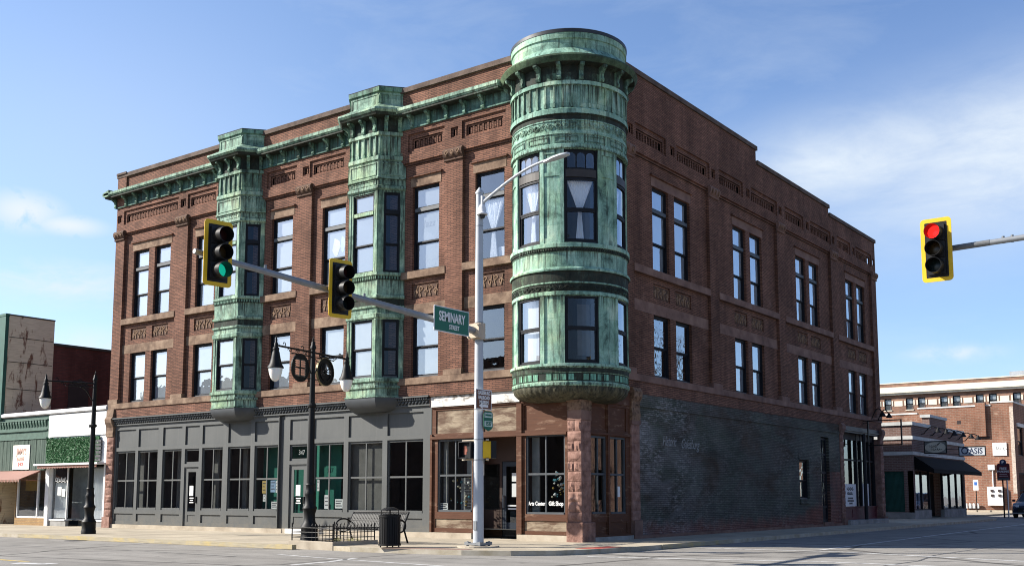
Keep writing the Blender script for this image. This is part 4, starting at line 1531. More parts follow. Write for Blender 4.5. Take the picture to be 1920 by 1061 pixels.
# recessed doorway
rf0 = Fr((-4.04, .04), (1.0, 1.25))
m = MB()
m.fbox(Fr((-2.3, .08), (0, 1)), 0, 1.1, -.05, 0, .04, 3.2, True)
m.wall(FL, -4.2, -2.3, 2.42, 3.2, -1.0)
m.poly([FL.p(-4.05, -.05, 3.2), FL.p(-2.3, -.05, 3.2), FL.p(-2.3, -1.1, 3.2), FL.p(-4.05, -1.1, 3.2)])
m.build('doorway_lining', plain('dark_brown_wood', (0.055, 0.028, 0.019), .6), WD)
m = MB()
m.wall(FL, -5.2, -3.62, .05, 2.42, -1.0, [(-4.6, -3.72, .9, 2.34, .05, False)])
s2 = m.build('entrance_side', MATS['dark_brown_wood'], WD)
g = MB()
g.quad(FL, -4.6, -3.72, .9, 2.34, -1.03)
g.build('pane', GLASSD, s2)
m = MB()
m.wall(FL, -3.60, -2.74, .05, 2.40, -1.0, [(-3.46, -2.88, .5, 2.26, .03, False)])
dr = m.build('door', plain('blue_black_door', (0.03, 0.036, 0.048), .5), WD)
g = MB()
g.quad(FL, -3.46, -2.88, .5, 2.26, -1.02)
g.build('pane', GLASSD, dr)
g = MB()
g.fbox(FL, -3.56, -3.52, -1.0, -.93, .95, 1.35, True)
g.build('handle', GALV, dr)
g = MB()
g.fbox(FL, -3.24, -2.96, -1.015, -1.005, 1.3, 1.72)
g.fbox(FL, -3.24, -2.98, -1.015, -1.005, 1.78, 2.05)
for q in range(2):
    g.fbox(FL, -3.4, -2.95, -1.015, -1.005, 1.0-q*.1, 1.05-q*.1)
g.build('notice', PAPER, dr)
# goods behind the gift shop glass
m = MB()
m.quad(FL, -5.75, -.5, .1, 4.3, -5.3)
m.poly([FL.p(-5.8, -.2, .3), FL.p(-.5, -.2, .3), FL.p(-.5, -5.4, .3), FL.p(-5.8, -5.4, .3)])
m.build('shop_interior', DARKIN, WD)
m = MB()
m.fbox(FL, -1.97, -1.70, -.36, -.32, .85, 3.1, True)
m.fbox(FL, -5.48, -5.30, -.36, -.32, .9, 3.1, True)
m.fbox(FL, -4.78, -4.1, -.7, -.66, 1.98, 3.1, True)
m.fbox(FL, -4.9, -4.72, -.9, -.5, .85, 1.9, True)
m.build('inner_screen', plain('pale_screen', (0.30, 0.30, 0.29), .9), WD)
m = MB()
cs = [plain('goods_cream', (0.6, 0.55, 0.4), .6), plain('goods_teal', (0.05, 0.2, 0.25), .5), plain('goods_gold', (0.45, 0.3, 0.06), .4, .4), PAPER]
for q in range(70):
    m.cm = rnd.randrange(4)
    if q < 46:
        x, z = rnd.uniform(-1.28, -.66), 1.3+rnd.random()**1.3*.75
    else:
        x, z = rnd.uniform(-5.3, -4.2), rnd.uniform(1.0, 1.9)
    r = rnd.uniform(.02, .055)
    m.revolve([(0, -r), (r*.8, -r*.5), (r, 0), (r*.7, r*.6), (0, r)], (x, rnd.uniform(.35, .5)), n=7, cz=z)
m.build('display_goods', cs, WD)
m = MB()
for q in range(6):
    m.tube([(-4.72+q*.1, .42, .85), (-4.72+q*.1, .42, 1.9)], .006, 4)
for q in range(11):
    m.tube([(-4.72, .42, .9+q*.1), (-4.2, .42, .9+q*.1)], .006, 4)
m.build('wire_rack', GALV, WD)
# side street return of the wooden shop
wd = MB()
wd.wall(FR, .56, 2.92, 0.12, 4.14, -.04, [(.61, 1.50, 3.32, 4.04, .03, True), (1.67, 2.69, 3.32, 4.05, .03, True), (.62, 1.49, .80, 3.12, .10, False), (1.70, 2.65, .79, 3.13, .10, False), (.65, 1.5, .2, .55, .03, True), (1.7, 2.7, .2, .55, .03, True)])
wd.fbox(FR, 1.53, 1.64, -.1, 0, .12, 4.12)
wd.fbox(FR, .5, 2.92, -.3, .02, 3.16, 3.22)
wd.fbox(FR, .5, 2.92, -.3, .03, .12, .17)
wd.fbox(FR, .3, 2.92, -.3, 0, 4.14, 4.55)
WD2 = wd.build('side_shopfront', WOOD, B)
shop_window(FR, .62, 1.49, .80, 3.12, -.07, WD2, 1.98)
sw = shop_window(FR, 1.70, 2.65, .79, 3.13, -.07, WD2, 1.98)
m = MB()
m.fbox(FR, 2.25, 2.42, -.13, -.124, 1.3, 1.62, True)
m.build('notice', PAPER, sw)
m = MB()
m.poly([(-.4, -.0+.3, .12), (-.4, 2.9, .12), (-3, 2.9, .12), (-3, .3, .12)])
m.build('shop_floor', DARKIN, WD2)
m = MB()
m.fbox(FR, .56, 2.94, -.3, .05, -.02, .118)
m.build('base_course', CONCG, WD2)


# ------------------------------------------------------------------ rock faced stone piers
def rock_pier(fr1, name, a0, a1, dep, zs, parent, both=True, proud=0.05, split=True):
    """courses of rough blocks; front in frame fr1, depth dep back"""
    m = MB()
    for i in range(len(zs)-1):
        z0, z1 = zs[i]+.006, zs[i+1]-.006
        cuts = [a0, a1]
        if split and i % 2 == 1:
            cuts = [a0, a0+(a1-a0)*rnd.uniform(.45, .62), a1]
        for c0, c1 in zip(cuts, cuts[1:]):
            c0_, c1_ = c0+.004, c1-.004
            nx, nz = 5, 4
            b = len(m.v)
            for jz in range(nz+1):
                for jx in range(nx+1):
                    edge = jx in (0, nx) or jz in (0, nz)
                    dd = proud*(0.55 if edge else rnd.uniform(.75, 1.5))
                    m.v.append(fr1.p(c0_+(c1_-c0_)*jx/nx, dd, z0+(z1-z0)*jz/nz))
            for jz in range(nz):
                for jx in range(nx):
                    q = b+jz*(nx+1)+jx
                    m.f.append((q, q+1, q+nx+2, q+nx+1))
                    m.mi.append(0)
        # side faces of the course
        e = proud*.55
        P = fr1.p
        m.hexa([P(a0+.004, e, z0), P(a1-.004, e, z0), P(a1-.004, -dep, z0), P(a0+.004, -dep, z0), P(a0+.004, e, z1), P(a1-.004, e, z1), P(a1-.004, -dep, z1), P(a0+.004, -dep, z1)], (2,))
    m.fbox(fr1, a0+.012, a1-.012, -dep, proud*.2, zs[0], zs[-1])
    return m.build(name, RUST, parent, smooth=True, angle=20)


zs = [0.57]+[0.57+.295*i for i in range(1, 10)]+[3.54]
cp = rock_pier(FL, 'stone_pier', -.45, .03, .5, zs, B)
m = MB()
m.box(-.47, .10, -.09, .62, -.02, .57)
pl = m.build('plinth', RUST, cp, bevel=.02)
m = MB()
m.box(-.45, .045, -.03, .53, 3.54, 3.84)
m.build('necking', STONER, cp, bevel=.01)
m = MB()
m.box(-.46, .05, -.04, .55, 3.84, 4.10)
m.box(-.48, .07, -.06, .57, 4.10, 4.14)
m.build('carved_cap', TERRA, cp, bevel=.008)
zr = [0.57+.30*i for i in range(11)]
r1 = rock_pier(FR, 'stone_pier', 2.92, 3.44, .3, zr, B, split=False, proud=.03)
m = MB()
m.fbox(FR, 2.96, 3.46, -.2, .08, -.02, .57)
m.build('plinth', STONER, r1)
m = MB()
m.fbox(FR, 2.90, 3.46, -.2, .05, 3.57, 3.70)
m.build('necking', STONER, r1)
m = MB()
m.prism(FR, [(-.1, 3.70), (.05, 3.70), (.06, 3.9), (.03, 4.1), (.05, 4.3), (.14, 4.45), (.15, 4.62), (.08, 4.74), (-.1, 4.76)], 2.92, 3.44)
m.build('console', TERRA, r1)
zl = [.45+.305*i for i in range(12)]
l1 = rock_pier(FL, 'stone_pier', -23.88, -23.40, .3, zl, B, split=False, proud=.06)
m = MB()
m.prism(FL, [(-.2, 3.80), (.07, 3.80), (.08, 3.95), (.05, 4.06), (.06, 4.2), (.16, 4.4), (.18, 4.55), (.10, 4.66), (.06, 4.98), (-.2, 4.98)], -23.9, -23.42)
m.build('console', STONE, l1)
m = MB()
m.fbox(FL, -23.92, -23.38, -.3, .1, -.02, .45)
m.build('plinth', RUST, l1)

# ------------------------------------------------------------------ worn painted side wall and far shopfront
m = MB()
m.wall(FR, 3.44, 21.95, .34, 4.15, 0.0, [(16.96, 18.06, 1.19, 2.84, .22, False), (19.55, 20.55, .19, 3.92, .22, False)])
m.wall(FR, 3.44, 19.55, .10, .34, 0.0)
m.wall(FR, 20.55, 21.95, .10, .34, 0.0)
m.wall(FR, 3.44, 21.95, 4.25, 4.57, 0.0)
m.fbox(FR, 3.44, 21.95, -.1, .035, 4.15, 4.25)
m.fbox(FR, 16.92, 18.10, -.05, .02, 2.85, 3.12)
m.fbox(FR, 16.92, 18.10, -.2, .05, .98, 1.185)
SW = m.build('painted_side_wall', PAINTB, B)
m = MB()
m.fbox(FR, 3.44, 19.5, -.2, .06, -.02, .098)
m.fbox(FR, 20.6, 21.95, -.2, .06, -.02, .098)
m.fbox(FR, 19.5, 20.6, -.3, .10, -.02, .185)
m.fbox(FR, 15.1, 18.3, .0, .03, .098, .13)
m.build('footing', STONER, SW)
letters('lettering', 'Historic', 0.46, plain('faded_white_paint', (0.205, 0.205, 0.20), .9, var=.5, scale=7), SW, FR, 5.45, 3.12, .004, sx=.72, shear=.35, space=.9)
letters('lettering', 'Galesburg', 0.46, MATS['faded_white_paint'], SW, FR, 6.95, 3.08, .004, sx=.80, shear=.35, space=.9)
window(SW, FR, 16.96, 18.06, 1.19, 2.84, -.10, [(1.95, 'mr')], blind=False)
f = MB()
f.wall(FR, 19.60, 20.50, .19, 3.88, -.12, [(19.72, 20.02, 2.4, 3.1, .03, False), (20.08, 20.40, 2.4, 3.1, .03, False), (19.72, 20.02, 1.45, 2.3, .03, False), (20.08, 20.40, 1.45, 2.3, .03, False),
                                        (19.72, 20.02, .9, 1.4, .03, False), (20.08, 20.40, .9, 1.4, .03, False), (19.72, 20.02, 3.2, 3.8, .03, False), (20.08, 20.40, 3.2, 3.8, .03, False), (19.75, 20.37, .3, .8, .03, True)])
dr = f.build('door', FRAME, SW)
g = MB()
g.quad(FR, 19.70, 20.42, .9, 3.8, -.145)
g.build('pane', GLASS, dr)
m = MB()
m.quad(FR, 16.5, 21, .1, 4.2, -1.2)
m.build('interior', DARKIN, SW)

zr = [0.3+.32*i for i in range(13)]
for a0, a1 in ((21.97, 22.42), (27.82, 28.28)):
    r1 = rock_pier(FR, 'stone_pier', a0, a1, .3, zr, B, split=False, proud=.06)
    m = MB()
    m.fbox(FR, a0-.02, a1+.04, -.3, .12, -.02, .3)
    m.build('plinth', STONER, r1)
    m = MB()
    m.prism(FR, [(-.1, 4.14), (.06, 4.14), (.07, 4.2), (.16, 4.4), (.17, 4.55), (.08, 4.66), (-.1, 4.68)], a0, a1)
    m.build('console', STONER, r1)
MAROON = plain('maroon_paint', (0.075, 0.016, 0.022), .6)
m = MB()
m.fbox(FR, 22.42, 27.82, -.5, 0.0, 4.28, 4.577)
m.fbox(FR, 22.42, 27.82, -.5, .06, 4.36, 4.42)
lint = m.build('shop_lintel', plain('blue_black_iron', (0.018, 0.022, 0.028), .5), B)
m = MB()
m.wall(FR, 22.42, 27.82, .2, .78, -.25, [(22.6, 24.2, .3, .68, .02, True), (25.5, 27.6, .3, .68, .02, True)])
m.fbox(FR, 22.42, 27.82, -.6, -.2, .78, .82)
SF2 = m.build('shopfront_base', MAROON, B)
m = MB()
for a in (22.42, 23.12, 25.08, 25.72, 26.95, 27.70):
    m.fbox(FR, a, a+.14, -.42, -.28, .82, 4.28, True)
m.fbox(FR, 22.5, 27.8, -.40, -.30, 2.98, 3.06, True)
m.fbox(FR, 22.5, 27.8, -.40, -.30, 3.98, 4.28, True)
m.tube([(.0, 25.4, .2), (.0, 25.4, 4.3)], .09, 10)
fr_ = m.build('shopfront_frame', FRAME, SF2)
g = MB()
g.quad(FR, 22.5, 27.8, .82, 4.0, -.36)
g.build('pane', GLASSD, fr_)
m = MB()
m.fbox(FR, 23.30, 25.05, -.355, -.345, .83, 1.88)
m.fbox(FR, 25.88, 26.93, -.355, -.345, .83, 1.92)
ps = m.build('window_notice', PAPER, fr_)
INKD = plain('dark_ink', (0.03, 0.03, 0.03), .8)
m = MB()
for z_, x0, x1, n_, h in ((1.66, 23.72, 24.6, 6, .16), (1.44, 23.75, 24.5, 5, .14)):
    m.tube([FR.p(x0+(x1-x0)*k/60+.05*math.sin(k*n_*.1047+1), -.342, z_+h*.5*math.sin(k*n_*.1047)*(1 if (k//10) % 2 else .6)) for k in range(61)], .016, 5)
for q, (x0, x1) in enumerate(((23.85, 24.55), (23.8, 24.6), (24.02, 24.42))):
    x = x0
    while x < x1:
        w_ = rnd.uniform(.06, .12)
        m.fbox(FR, x, x+w_, -.345, -.341, 1.17-q*.12, 1.25-q*.12)
        x += w_+.025
for q in range(5):
    x0 = 26.22+.05*(q % 2)
    for k in range(3):
        m.fbox(FR, x0+k*.13, x0+k*.13+.1, -.345, -.341, 1.70-q*.19, 1.81-q*.19)
m.build('dark_lettering', INKD, ps)
m = MB()
m.quad(FR, 22.5, 27.8, .2, 4.2, -1.6)
m.quad(FR, 22.5, 27.8, .2, 4.2, -1.7)
m.poly([(-.5, 22.5, .4), (-.5, 27.8, .4), (-1.6, 27.8, .4), (-1.6, 22.5, .4)])
m.build('shop_interior', plain('gray_brown_interior', (0.09, 0.08, 0.068), .9), SF2)
m = MB()
m.fbox(FR, 22.4, 28.0, -.4, .25, -.02, .2)
m.build('base_course', CONCG, B)

# ------------------------------------------------------------------ shops to the left
GREENW = plain('faded_green_boards', (0.055, 0.105, 0.080), .75, var=.25, scale=4)
GREENW2 = stone('worn_green_boards', (0.026, 0.046, 0.036), (0.052, 0.082, 0.064), (0.12, 0.15, 0.125), 3.0, .8, .2, 20, (6, 6, .4))
TANB = brick('tan_brick', (0.34, 0.22, 0.10), (0.28, 0.17, 0.08), (0.2, 0.15, 0.10), .2, .07, .009, .2)
S1 = thing('green_shop', 'green boarded one storey shop with toothed cornice, paper sign and striped red awning', 'shop', (-30.6, 0, 0))
m = MB()
m.wall(FL, -40, -28.62, 3.92, 4.95, -.02)
m.fbox(FL, -40, -28.60, -.1, .05, 3.90, 3.97)
m.fbox(FL, -40, -28.60, -.1, .05, 4.28, 4.33)
m.fbox(FL, -40, -28.60, -.1, .05, 4.76, 4.80)
m.fbox(FL, -28.62, -28.50, -.1, .0, 2.5, 4.95)
m.build('fascia', GREENW, S1)
m = MB()
a = -34
while a < -28.75:
    m.prism(FL, [(-.05, 4.74), (.06, 4.74), (.06, 4.66), (.0, 4.46), (-.05, 4.46)], a, a+.13)
    a += .245
m.build('toothed_cornice', GREENW, S1)
m = MB()
a = -40
while a < -28.7:
    w_ = .17
    m.fbox(FL, a, a+w_-.015, -.2, rnd.uniform(.0, .02), 2.48, 3.90)
    a += w_
m.wall(FL, -40, -28.62, 2.48, 3.92, -.03)
m.build('board_siding', GREENW2, S1)
m = MB()
m.fbox(FL, -31.0, -28.52, -.3, .02, -.02, .33)
m.wall(FL, -40, -31.0, -.02, 2.5, -.9)
m.fbox(FL, -31.02, -31.0, -.9, .02, -.02, 2.5)
m.build('brick_base', TANB, S1)
m = MB()
for a in (-30.98, -29.28, -28.62):
    m.fbox(FL, a, a+.07, -.12, -.02, .33, 2.48)
m.fbox(FL, -30.91, -28.6, -.12, -.03, .33, .40)
w_ = m.build('shop_window', WHITE, S1)
m = MB()
m.quad(FL, -30.95, -28.6, .4, 2.48, -.07)
m.build('pane', GLASSD, w_)
m = MB()
m.quad(FL, -31, -28.5, 0, 2.6, -1.8)
m.fbox(FL, -30.5, -29.35, -.22, -.2, 1.62, 2.1)
m.build('interior', DARKIN, S1)
m = MB()
m.fbox(FL, -30.55, -29.4, -.19, -.18, 1.55, 2.05)
m.build('yellow_notice', plain('amber_notice', (0.35, 0.22, 0.04), .7), S1)


def stripes(name, c1, c2, period, axis=0):
    m_, t, b, co = newmat(name)
    sp = t.n('ShaderNodeSeparateXYZ', None, Vector=co)
    f = t.math('FRACT', t.math('DIVIDE', sp.outputs[axis], period))
    t.set(b.inputs['Base Color'], t.ramp(f, [(0.42, c1), (0.5, c2)]))
    b.inputs['Roughness'].default_value = .8
    return m_


AWN = stripes('red_striped_awning', (0.27, 0.115, 0.085), (0.22, 0.135, 0.105), 0.12)
m = MB()
P = FL.p
n_ = 60
for i in range(n_):
    a, b_ = -36+7.0*i/n_, -36+7.0*(i+1)/n_
    m.poly([P(a, 1.0, 2.06), P(b_, 1.0, 2.06), P(b_, .02, 2.47), P(a, .02, 2.47)])
    if i % 1 == 0:
        m.poly([P(a, 1.0, 2.06), P(a+.02, 1.0, 1.96-.03*(i % 2)), P(b_-.02, 1.0, 1.96-.03*(i % 2)), P(b_, 1.0, 2.06)])
m.poly([P(-29.0, 1.0, 2.06), P(-29.0, .02, 2.47), P(-29.0, .02, 2.40)])
m.tube([P(-36, 1.0, 2.05), P(-29.0, 1.0, 2.05)], .015, 5)
m.tube([P(-29.0, 1.0, 2.05), P(-29.0, 0, 2.0)], .012, 5)
m.build('awning', AWN, S1)
g = MB()
g.fbox(FL, -31.38, -29.95, .025, .05, 2.53, 3.66)
sg = g.build('sign_board', plain('cream_sign_board', (0.74, 0.72, 0.62), .7, var=.05), S1)
REDI = plain('faded_red_lettering', (0.46, 0.27, 0.21), .8, var=.35, scale=9)
letters('lettering', "JIMMY'S", .42, REDI, sg, FL, -30.65, 3.33, .052, sx=.62, bold=.008)
letters('lettering', 'BARBER', .26, REDI, sg, FL, -30.68, 3.0, .052, sx=.72, bold=.004)
letters('lettering', 'SHOP', .24, plain('red_lettering', (0.48, 0.13, 0.12), .8, var=.3, scale=9), sg, FL, -30.68, 2.76, .052, sx=.8, bold=.008)

S2 = thing('white_shop', 'white fronted one storey shop with a panel of artificial hedge over glass display windows', 'shop', (-26.2, 0, 0))
m = MB()
m.wall(FL, -28.50, -23.95, 2.72, 4.95, -.02)
m.fbox(FL, -28.46, -24.0, -.1, .03, 3.94, 4.92)
m.fbox(FL, -28.46, -24.0, .03, .038, 4.35, 4.36)
m.fbox(FL, -28.92, -23.93, -.05, .42, 2.66, 2.74)
m.fbox(FL, -28.50, -28.25, -.15, .03, .0, 2.66)
m.build('front', WHITE, S2)
m = MB()
m.prism(FL, [(-.2, 4.98), (.06, 4.98), (.10, 5.02), (.10, 5.12), (.04, 5.17), (-.2, 5.17)], -40, -23.95)
m.build('roof_edge', plain('white_gutter', (0.62, 0.63, 0.63), .5), S2)
m = MB()
m.fbox(FL, -28.5, -24.4, .02, .06, 2.77, 3.88)
m.cm = 1
for i in range(3400):
    a, z = rnd.uniform(-28.5, -24.72 if rnd.random() < .93 else -24.4), rnd.uniform(2.78, 3.88)
    s_ = rnd.uniform(.03, .06)
    th = rnd.uniform(0, 6.28)
    c_, d_ = math.cos(th)*s_, math.sin(th)*s_
    e = rnd.uniform(.065, .085)
    m.poly([FL.p(a-c_, e, z-d_), FL.p(a+d_*.5, e+rnd.uniform(0, .04), z-c_*.5), FL.p(a+c_, e, z+d_), FL.p(a-d_*.5, e+rnd.uniform(0, .04), z+c_*.5)])
HEDGE = plain('artificial_hedge_leaf', (0.016, 0.115, 0.026), .6, var=.5, scale=14)
m.build('hedge_panel', [plain('hedge_backing', (0.008, 0.06, 0.016), .9), HEDGE], S2)
m = MB()
for q in range(6):
    m.fbox(FL, -24.66, -24.25, .03, .07, 2.80+q*.16, 2.92+q*.16)
m.build('slat_sign', plain('slate_slat', (0.05, 0.05, 0.055), .7), S2)
m = MB()
i = 0
a = -28.7
while a < -24.1:
    m.fbox(FL, a, a+.09, .30, .36, 2.53+.02*(i % 2), 2.66)
    a += .1
    i += 1
m.build('scalloped_valance', AWN, S2)
for a0, a1, ds in ((-25.30, -24.0, -.1), (-28.25, -26.95, -.1)):
    m = MB()
    m.fbox(FL, a0, a0+.05, ds-.06, ds, .3, 2.6)
    m.fbox(FL, a1-.05, a1, ds-.06, ds, .3, 2.6)
    m.fbox(FL, a0, a1, -.4, ds+.08, .24, .3)
    w_ = m.build('window_frame', WHITE, S2)
    g = MB()
    g.quad(FL, a0+.05, a1-.05, .3, 2.6, -.13)
    g.build('pane', GLASSD, w_)
m = MB()
m.fbox(FL, -26.84, -26.78, -1.2, -1.1, .05, 2.5)
m.build('door_post', WHITE, S2)
m = MB()
m.fbox(FL, -25.45, -25.40, -1.2, -1.1, .05, 2.5)
m.build('door_post', WHITE, S2)
g = MB()
g.poly([FL.p(-26.95, -.13, .3), FL.p(-26.8, -1.15, .3), FL.p(-26.8, -1.15, 2.6), FL.p(-26.95, -.13, 2.6)])
g.build('side_pane', GLASSD, S2)
m = MB()
m.fbox(FL, -24.06, -23.95, -.2, .0, 0, 2.7)
m.build('corner_post', WHITE, S2)
m = MB()
m.fbox(FL, -28.25, -26.9, -.2, -.05, -.02, .24)
m.fbox(FL, -25.35, -23.95, -.2, -.05, -.02, .24)
m.wall(FL, -26.95, -25.3, -.02, .28, -.7)
m.build('bulkhead', CONCG, S2)
m = MB()
m.fbox(FL, -28.42, -25.35, -1.3, -1.25, .28, 2.6, True)
m.build('pale_partition', plain('pale_blue_gray_partition', (.42, .45, .47), .8), S2)
m = MB()
m.quad(FL, -28.3, -23.95, 0, 2.7, -2.2)
m.poly([(-28.3, .2, .28), (-23.95, .2, .28), (-23.95, 2.2, .28), (-28.3, 2.2, .28)])
m.build('interior', plain('shop_interior_gray', (0.42, 0.43, 0.44), .9), S2)
m = MB()
for a0, a1 in ((-28.1, -27.05), (-25.2, -24.1)):
    cols = 24
    b_ = len(m.v)
    for j in range(cols+1):
        for z in (.35, 1.9 if a0 < -28 else 2.5):
            m.v.append(FL.p(a0+(a1-a0)*j/cols, -.24+.05*math.sin(j*1.7), z))
    for j in range(cols):
        m.f.append((b_+2*j, b_+2*j+2, b_+2*j+3, b_+2*j+1))
        m.mi.append(0)
m.build('drape', CURTAIN, S2)
m = MB()
m.fbox(FL, -26.5, -25.6, -1.9, -1.5, .3, 1.1)
m.fbox(FL, -26.3, -25.7, -2.1, -2.05, 1.5, 1.7)
m.fbox(FL, -25.9, -25.5, -2.1, -2.05, 1.2, 1.5)
m.build('display_table', plain('pale_display', (.35, .36, .38), .8), S2)


def squiggle(name, fr, a0, a1, z, h, d, mat, parent, n=5, r=.012):
    m = MB()
    pts = []
    k = n*8
    for i in range(k+1):
        t_ = i/k
        pts.append(fr.p(a0+(a1-a0)*t_+h*.25*math.sin(t_*n*6.28+1), d, z+h*.5*math.sin(t_*n*6.28)*(1 if int(t_*n) % 2 else .6)+(h*.35*max(0, 1-t_*8))))
    m.tube(pts, r, 5)
    return m.build(name, mat, parent)


squiggle('script_lettering', FL, -27.95, -27.1, 2.02, .22, -.11, PAPER, w_, 6, .018)
m = MB()
m.fbox(FL, -27.75, -27.45, -.128, -.12, 1.35, 1.72)
m.fbox(FL, -27.4, -27.15, -.128, -.12, 1.30, 1.62)
m.build('window_notice', [PAPER], w_)

S3 = thing('green_edged_building', 'tall building with a stained bare concrete side wall rising behind the green shop', 'building', (-36, 1, 0))
CONW = peel('stained_concrete_wall', (0.56, 0.50, 0.365), (0.16, 0.085, 0.055), 0.55, 0.63, (1, 1.7, .55))
m = MB()
m.box(-42, -32.6, 0.05, 2.4, 0, 9.95)
m.build('wall', CONW, S3)
m = MB()
m.box(-42, -32.57, -.12, .05, 4.9, 9.9)
m.box(-42, -32.55, -.14, .07, 9.9, 10.02)
m.build('front_cladding', plain('dark_green_cladding', (0.012, 0.075, 0.055), .6), S3)
m = MB()
m.box(-42, -32.58, .07, 2.42, 9.95, 10.02)
for z in (6.4, 7.7, 8.9):
    m.box(-32.6, -32.59, .1, 2.35, z, z+.03)
m.build('roof_coping', plain('dark_coping', (0.03, 0.035, 0.03), .7), S3)
S4 = thing('dark_brick_building', 'dark red brick rear building with a bricked arched window behind the white shop', 'building', (-36, 14, 0))
DKB = brick('dark_red_brick', (0.14, 0.05, 0.042), (0.10, 0.038, 0.032), (0.07, 0.045, 0.04), .22, .075, .01, .4)
m = MB()
m.box(-42, -32.62, 2.42, 30, 0, 8.75)
m.build('wall', DKB, S4)
m = MB()
m.box(-42, -32.55, 2.42, 30, 8.75, 8.87)
m.build('coping', MATS['dark_coping'], S4)
for y0 in (3.3, 7.5):
    fr = Fr((-32.62, 0), (0, 1))
    m = MB()
    ol = [(y0, 5.3), (y0+1.1, 5.3), (y0+1.1, 6.9), (y0+.85, 7.1), (y0+.55, 7.16), (y0+.25, 7.1), (y0, 6.9)]
    m.plate(fr, ol, -.02, .03)
    m.build('blocked_window', plain('sooty_infill', (0.035, 0.028, 0.026), .9), S4)
m = MB()
m.box(-32.6, -23.95, .3, 30, 4.9, 4.98)
m.box(-32.6, -23.95, 25, 26, 0, 4.9)
S2r = m.build('roof', ROOF, S2)

# ------------------------------------------------------------------ low brick corner shop on the side street
OX, OY0, OY1 = -0.95, 36.85, 48.7
FO = Fr((OX, 0), (0, 1))
FO2 = Fr((0, OY0), (1, 0))
O = thing('low_brick_shop', 'low brown brick shop with gray bands and wide black awning on the side street', 'shop', (-6, 43, 0))
BRB = brick('brown_brick', (0.165, 0.10, 0.085), (0.125, 0.075, 0.062), (0.20, 0.165, 0.15), .3, .1, .014, .2)
m = MB()
m.wall(FO2, -14, OX, .36, 5.45, 0, [(-2.6, -1.48, .40, 2.73, .12, False)])
m.wall(FO, OY0, OY1, 2.75, 5.45, 0)
m.fbox(FO, OY0, OY0+.35, -.3, 0, .36, 2.75)
m.fbox(FO, OY1-.35, OY1, -.3, 0, .36, 2.75)
m.box(-14, OX-.02, OY1-.2, OY1, .0, 5.45)
m.fbox(FO, 40.65, 44.4, -.4, .03, 5.45, 6.05)
m.build('wall', BRB, O)
m = MB()
for z0, z1, e in ((3.66, 3.86, .07), (4.56, 4.76, .07), (5.38, 5.58, .10)):
    m.fbox(FO2, -14, OX+e, -.2, e, z0, z1)
    if z0 > 5:
        m.fbox(FO, OY0, 40.63, -.2, e-.005, z0, z1)
        m.fbox(FO, 44.42, OY1+.05, -.2, e-.005, z0, z1)
    else:
        m.fbox(FO, OY0, OY1+.05, -.2, e-.005, z0, z1)
m.fbox(FO, 40.55, 44.5, -.5, .10, 6.05, 6.22)
m.build('band', plain('pale_gray_band', (0.40, 0.41, 0.40), .7), O)
m = MB()
m.fbox(FO2, -14, OX+.03, -.2, .03, -.02, .37)
m.fbox(FO, OY0, 40.3, -.2, .025, -.02, .48)
m.fbox(FO, 43.2, OY1, -.2, .025, -.02, .48)
m.build('base_course', CONCG, O)
m = MB()
m.quad(FO2, -2.6, -1.48, .40, 2.73, -.11)
for i in range(16):
    a = -2.56+i*.068
    m.fbox(FO2, a, a+.03, -.11, -.085, .42, 2.7)
m.build('green_drape', plain('dark_green_curtain', (0.018, 0.075, 0.058), .9), O)
m = MB()
P = FO.p
m.poly([P(37.1, 1.1, 2.85), P(48.6, 1.1, 2.85), P(48.6, .03, 3.60), P(37.1, .03, 3.60)])
m.poly([P(37.1, 1.1, 2.62), P(48.6, 1.1, 2.62), P(48.6, 1.1, 2.85), P(37.1, 1.1, 2.85)])
m.poly([P(37.1, .03, 3.60), P(37.1, .03, 2.85), P(37.1, 1.1, 2.62), P(37.1, 1.1, 2.85)])
m.poly([P(48.6, .03, 3.60), P(48.6, .03, 2.85), P(48.6, 1.1, 2.62), P(48.6, 1.1, 2.85)])
m.build('awning', plain('black_canvas', (0.0025, 0.0025, 0.003), .9), O)
m = MB()
for y in (37.2, 38.6, 40.2, 43.2, 44.9, 46.6, 48.2):
    m.fbox(FO, y, y+.09, -.15, -.02, .48, 2.75)
m.fbox(FO, 37.2, 40.3, -.15, -.04, .48, .54)
m.fbox(FO, 43.2, 48.3, -.15, -.04, .48, .54)
m.fbox(FO, 41.6, 42.9, -1.0, -.95, .02, 2.7)
fr_ = m.build('shopfront_frame', FRAME, O)
m = MB()
m.quad(FO, 37.2, 40.3, .5, 2.75, -.09)
m.quad(FO, 43.2, 48.3, .5, 2.75, -.09)
m.build('pane', GLASS, fr_)
m = MB()
m.quad(FO, 37.2, 48.3, .0, 2.75, -1.9)
m.build('interior', DARKIN, O)
m = MB()
for a0, a1 in ((37.3, 38.3), (38.75, 39.6)):
    b_ = len(m.v)
    for j in range(21):
        for z in (.55, 2.6):
            m.v.append(FO.p(a0+(a1-a0)*j/20, -.3+.04*math.sin(j*2), z))
    for j in range(20):
        m.f.append((b_+2*j, b_+2*j+2, b_+2*j+3, b_+2*j+1))
        m.mi.append(0)
m.build('drape', CURTAIN, O)
m = MB()
m.box(-14, OX-.1, OY0+.1, OY1-.1, 5.2, 5.3)
m.build('roof', ROOF, O)
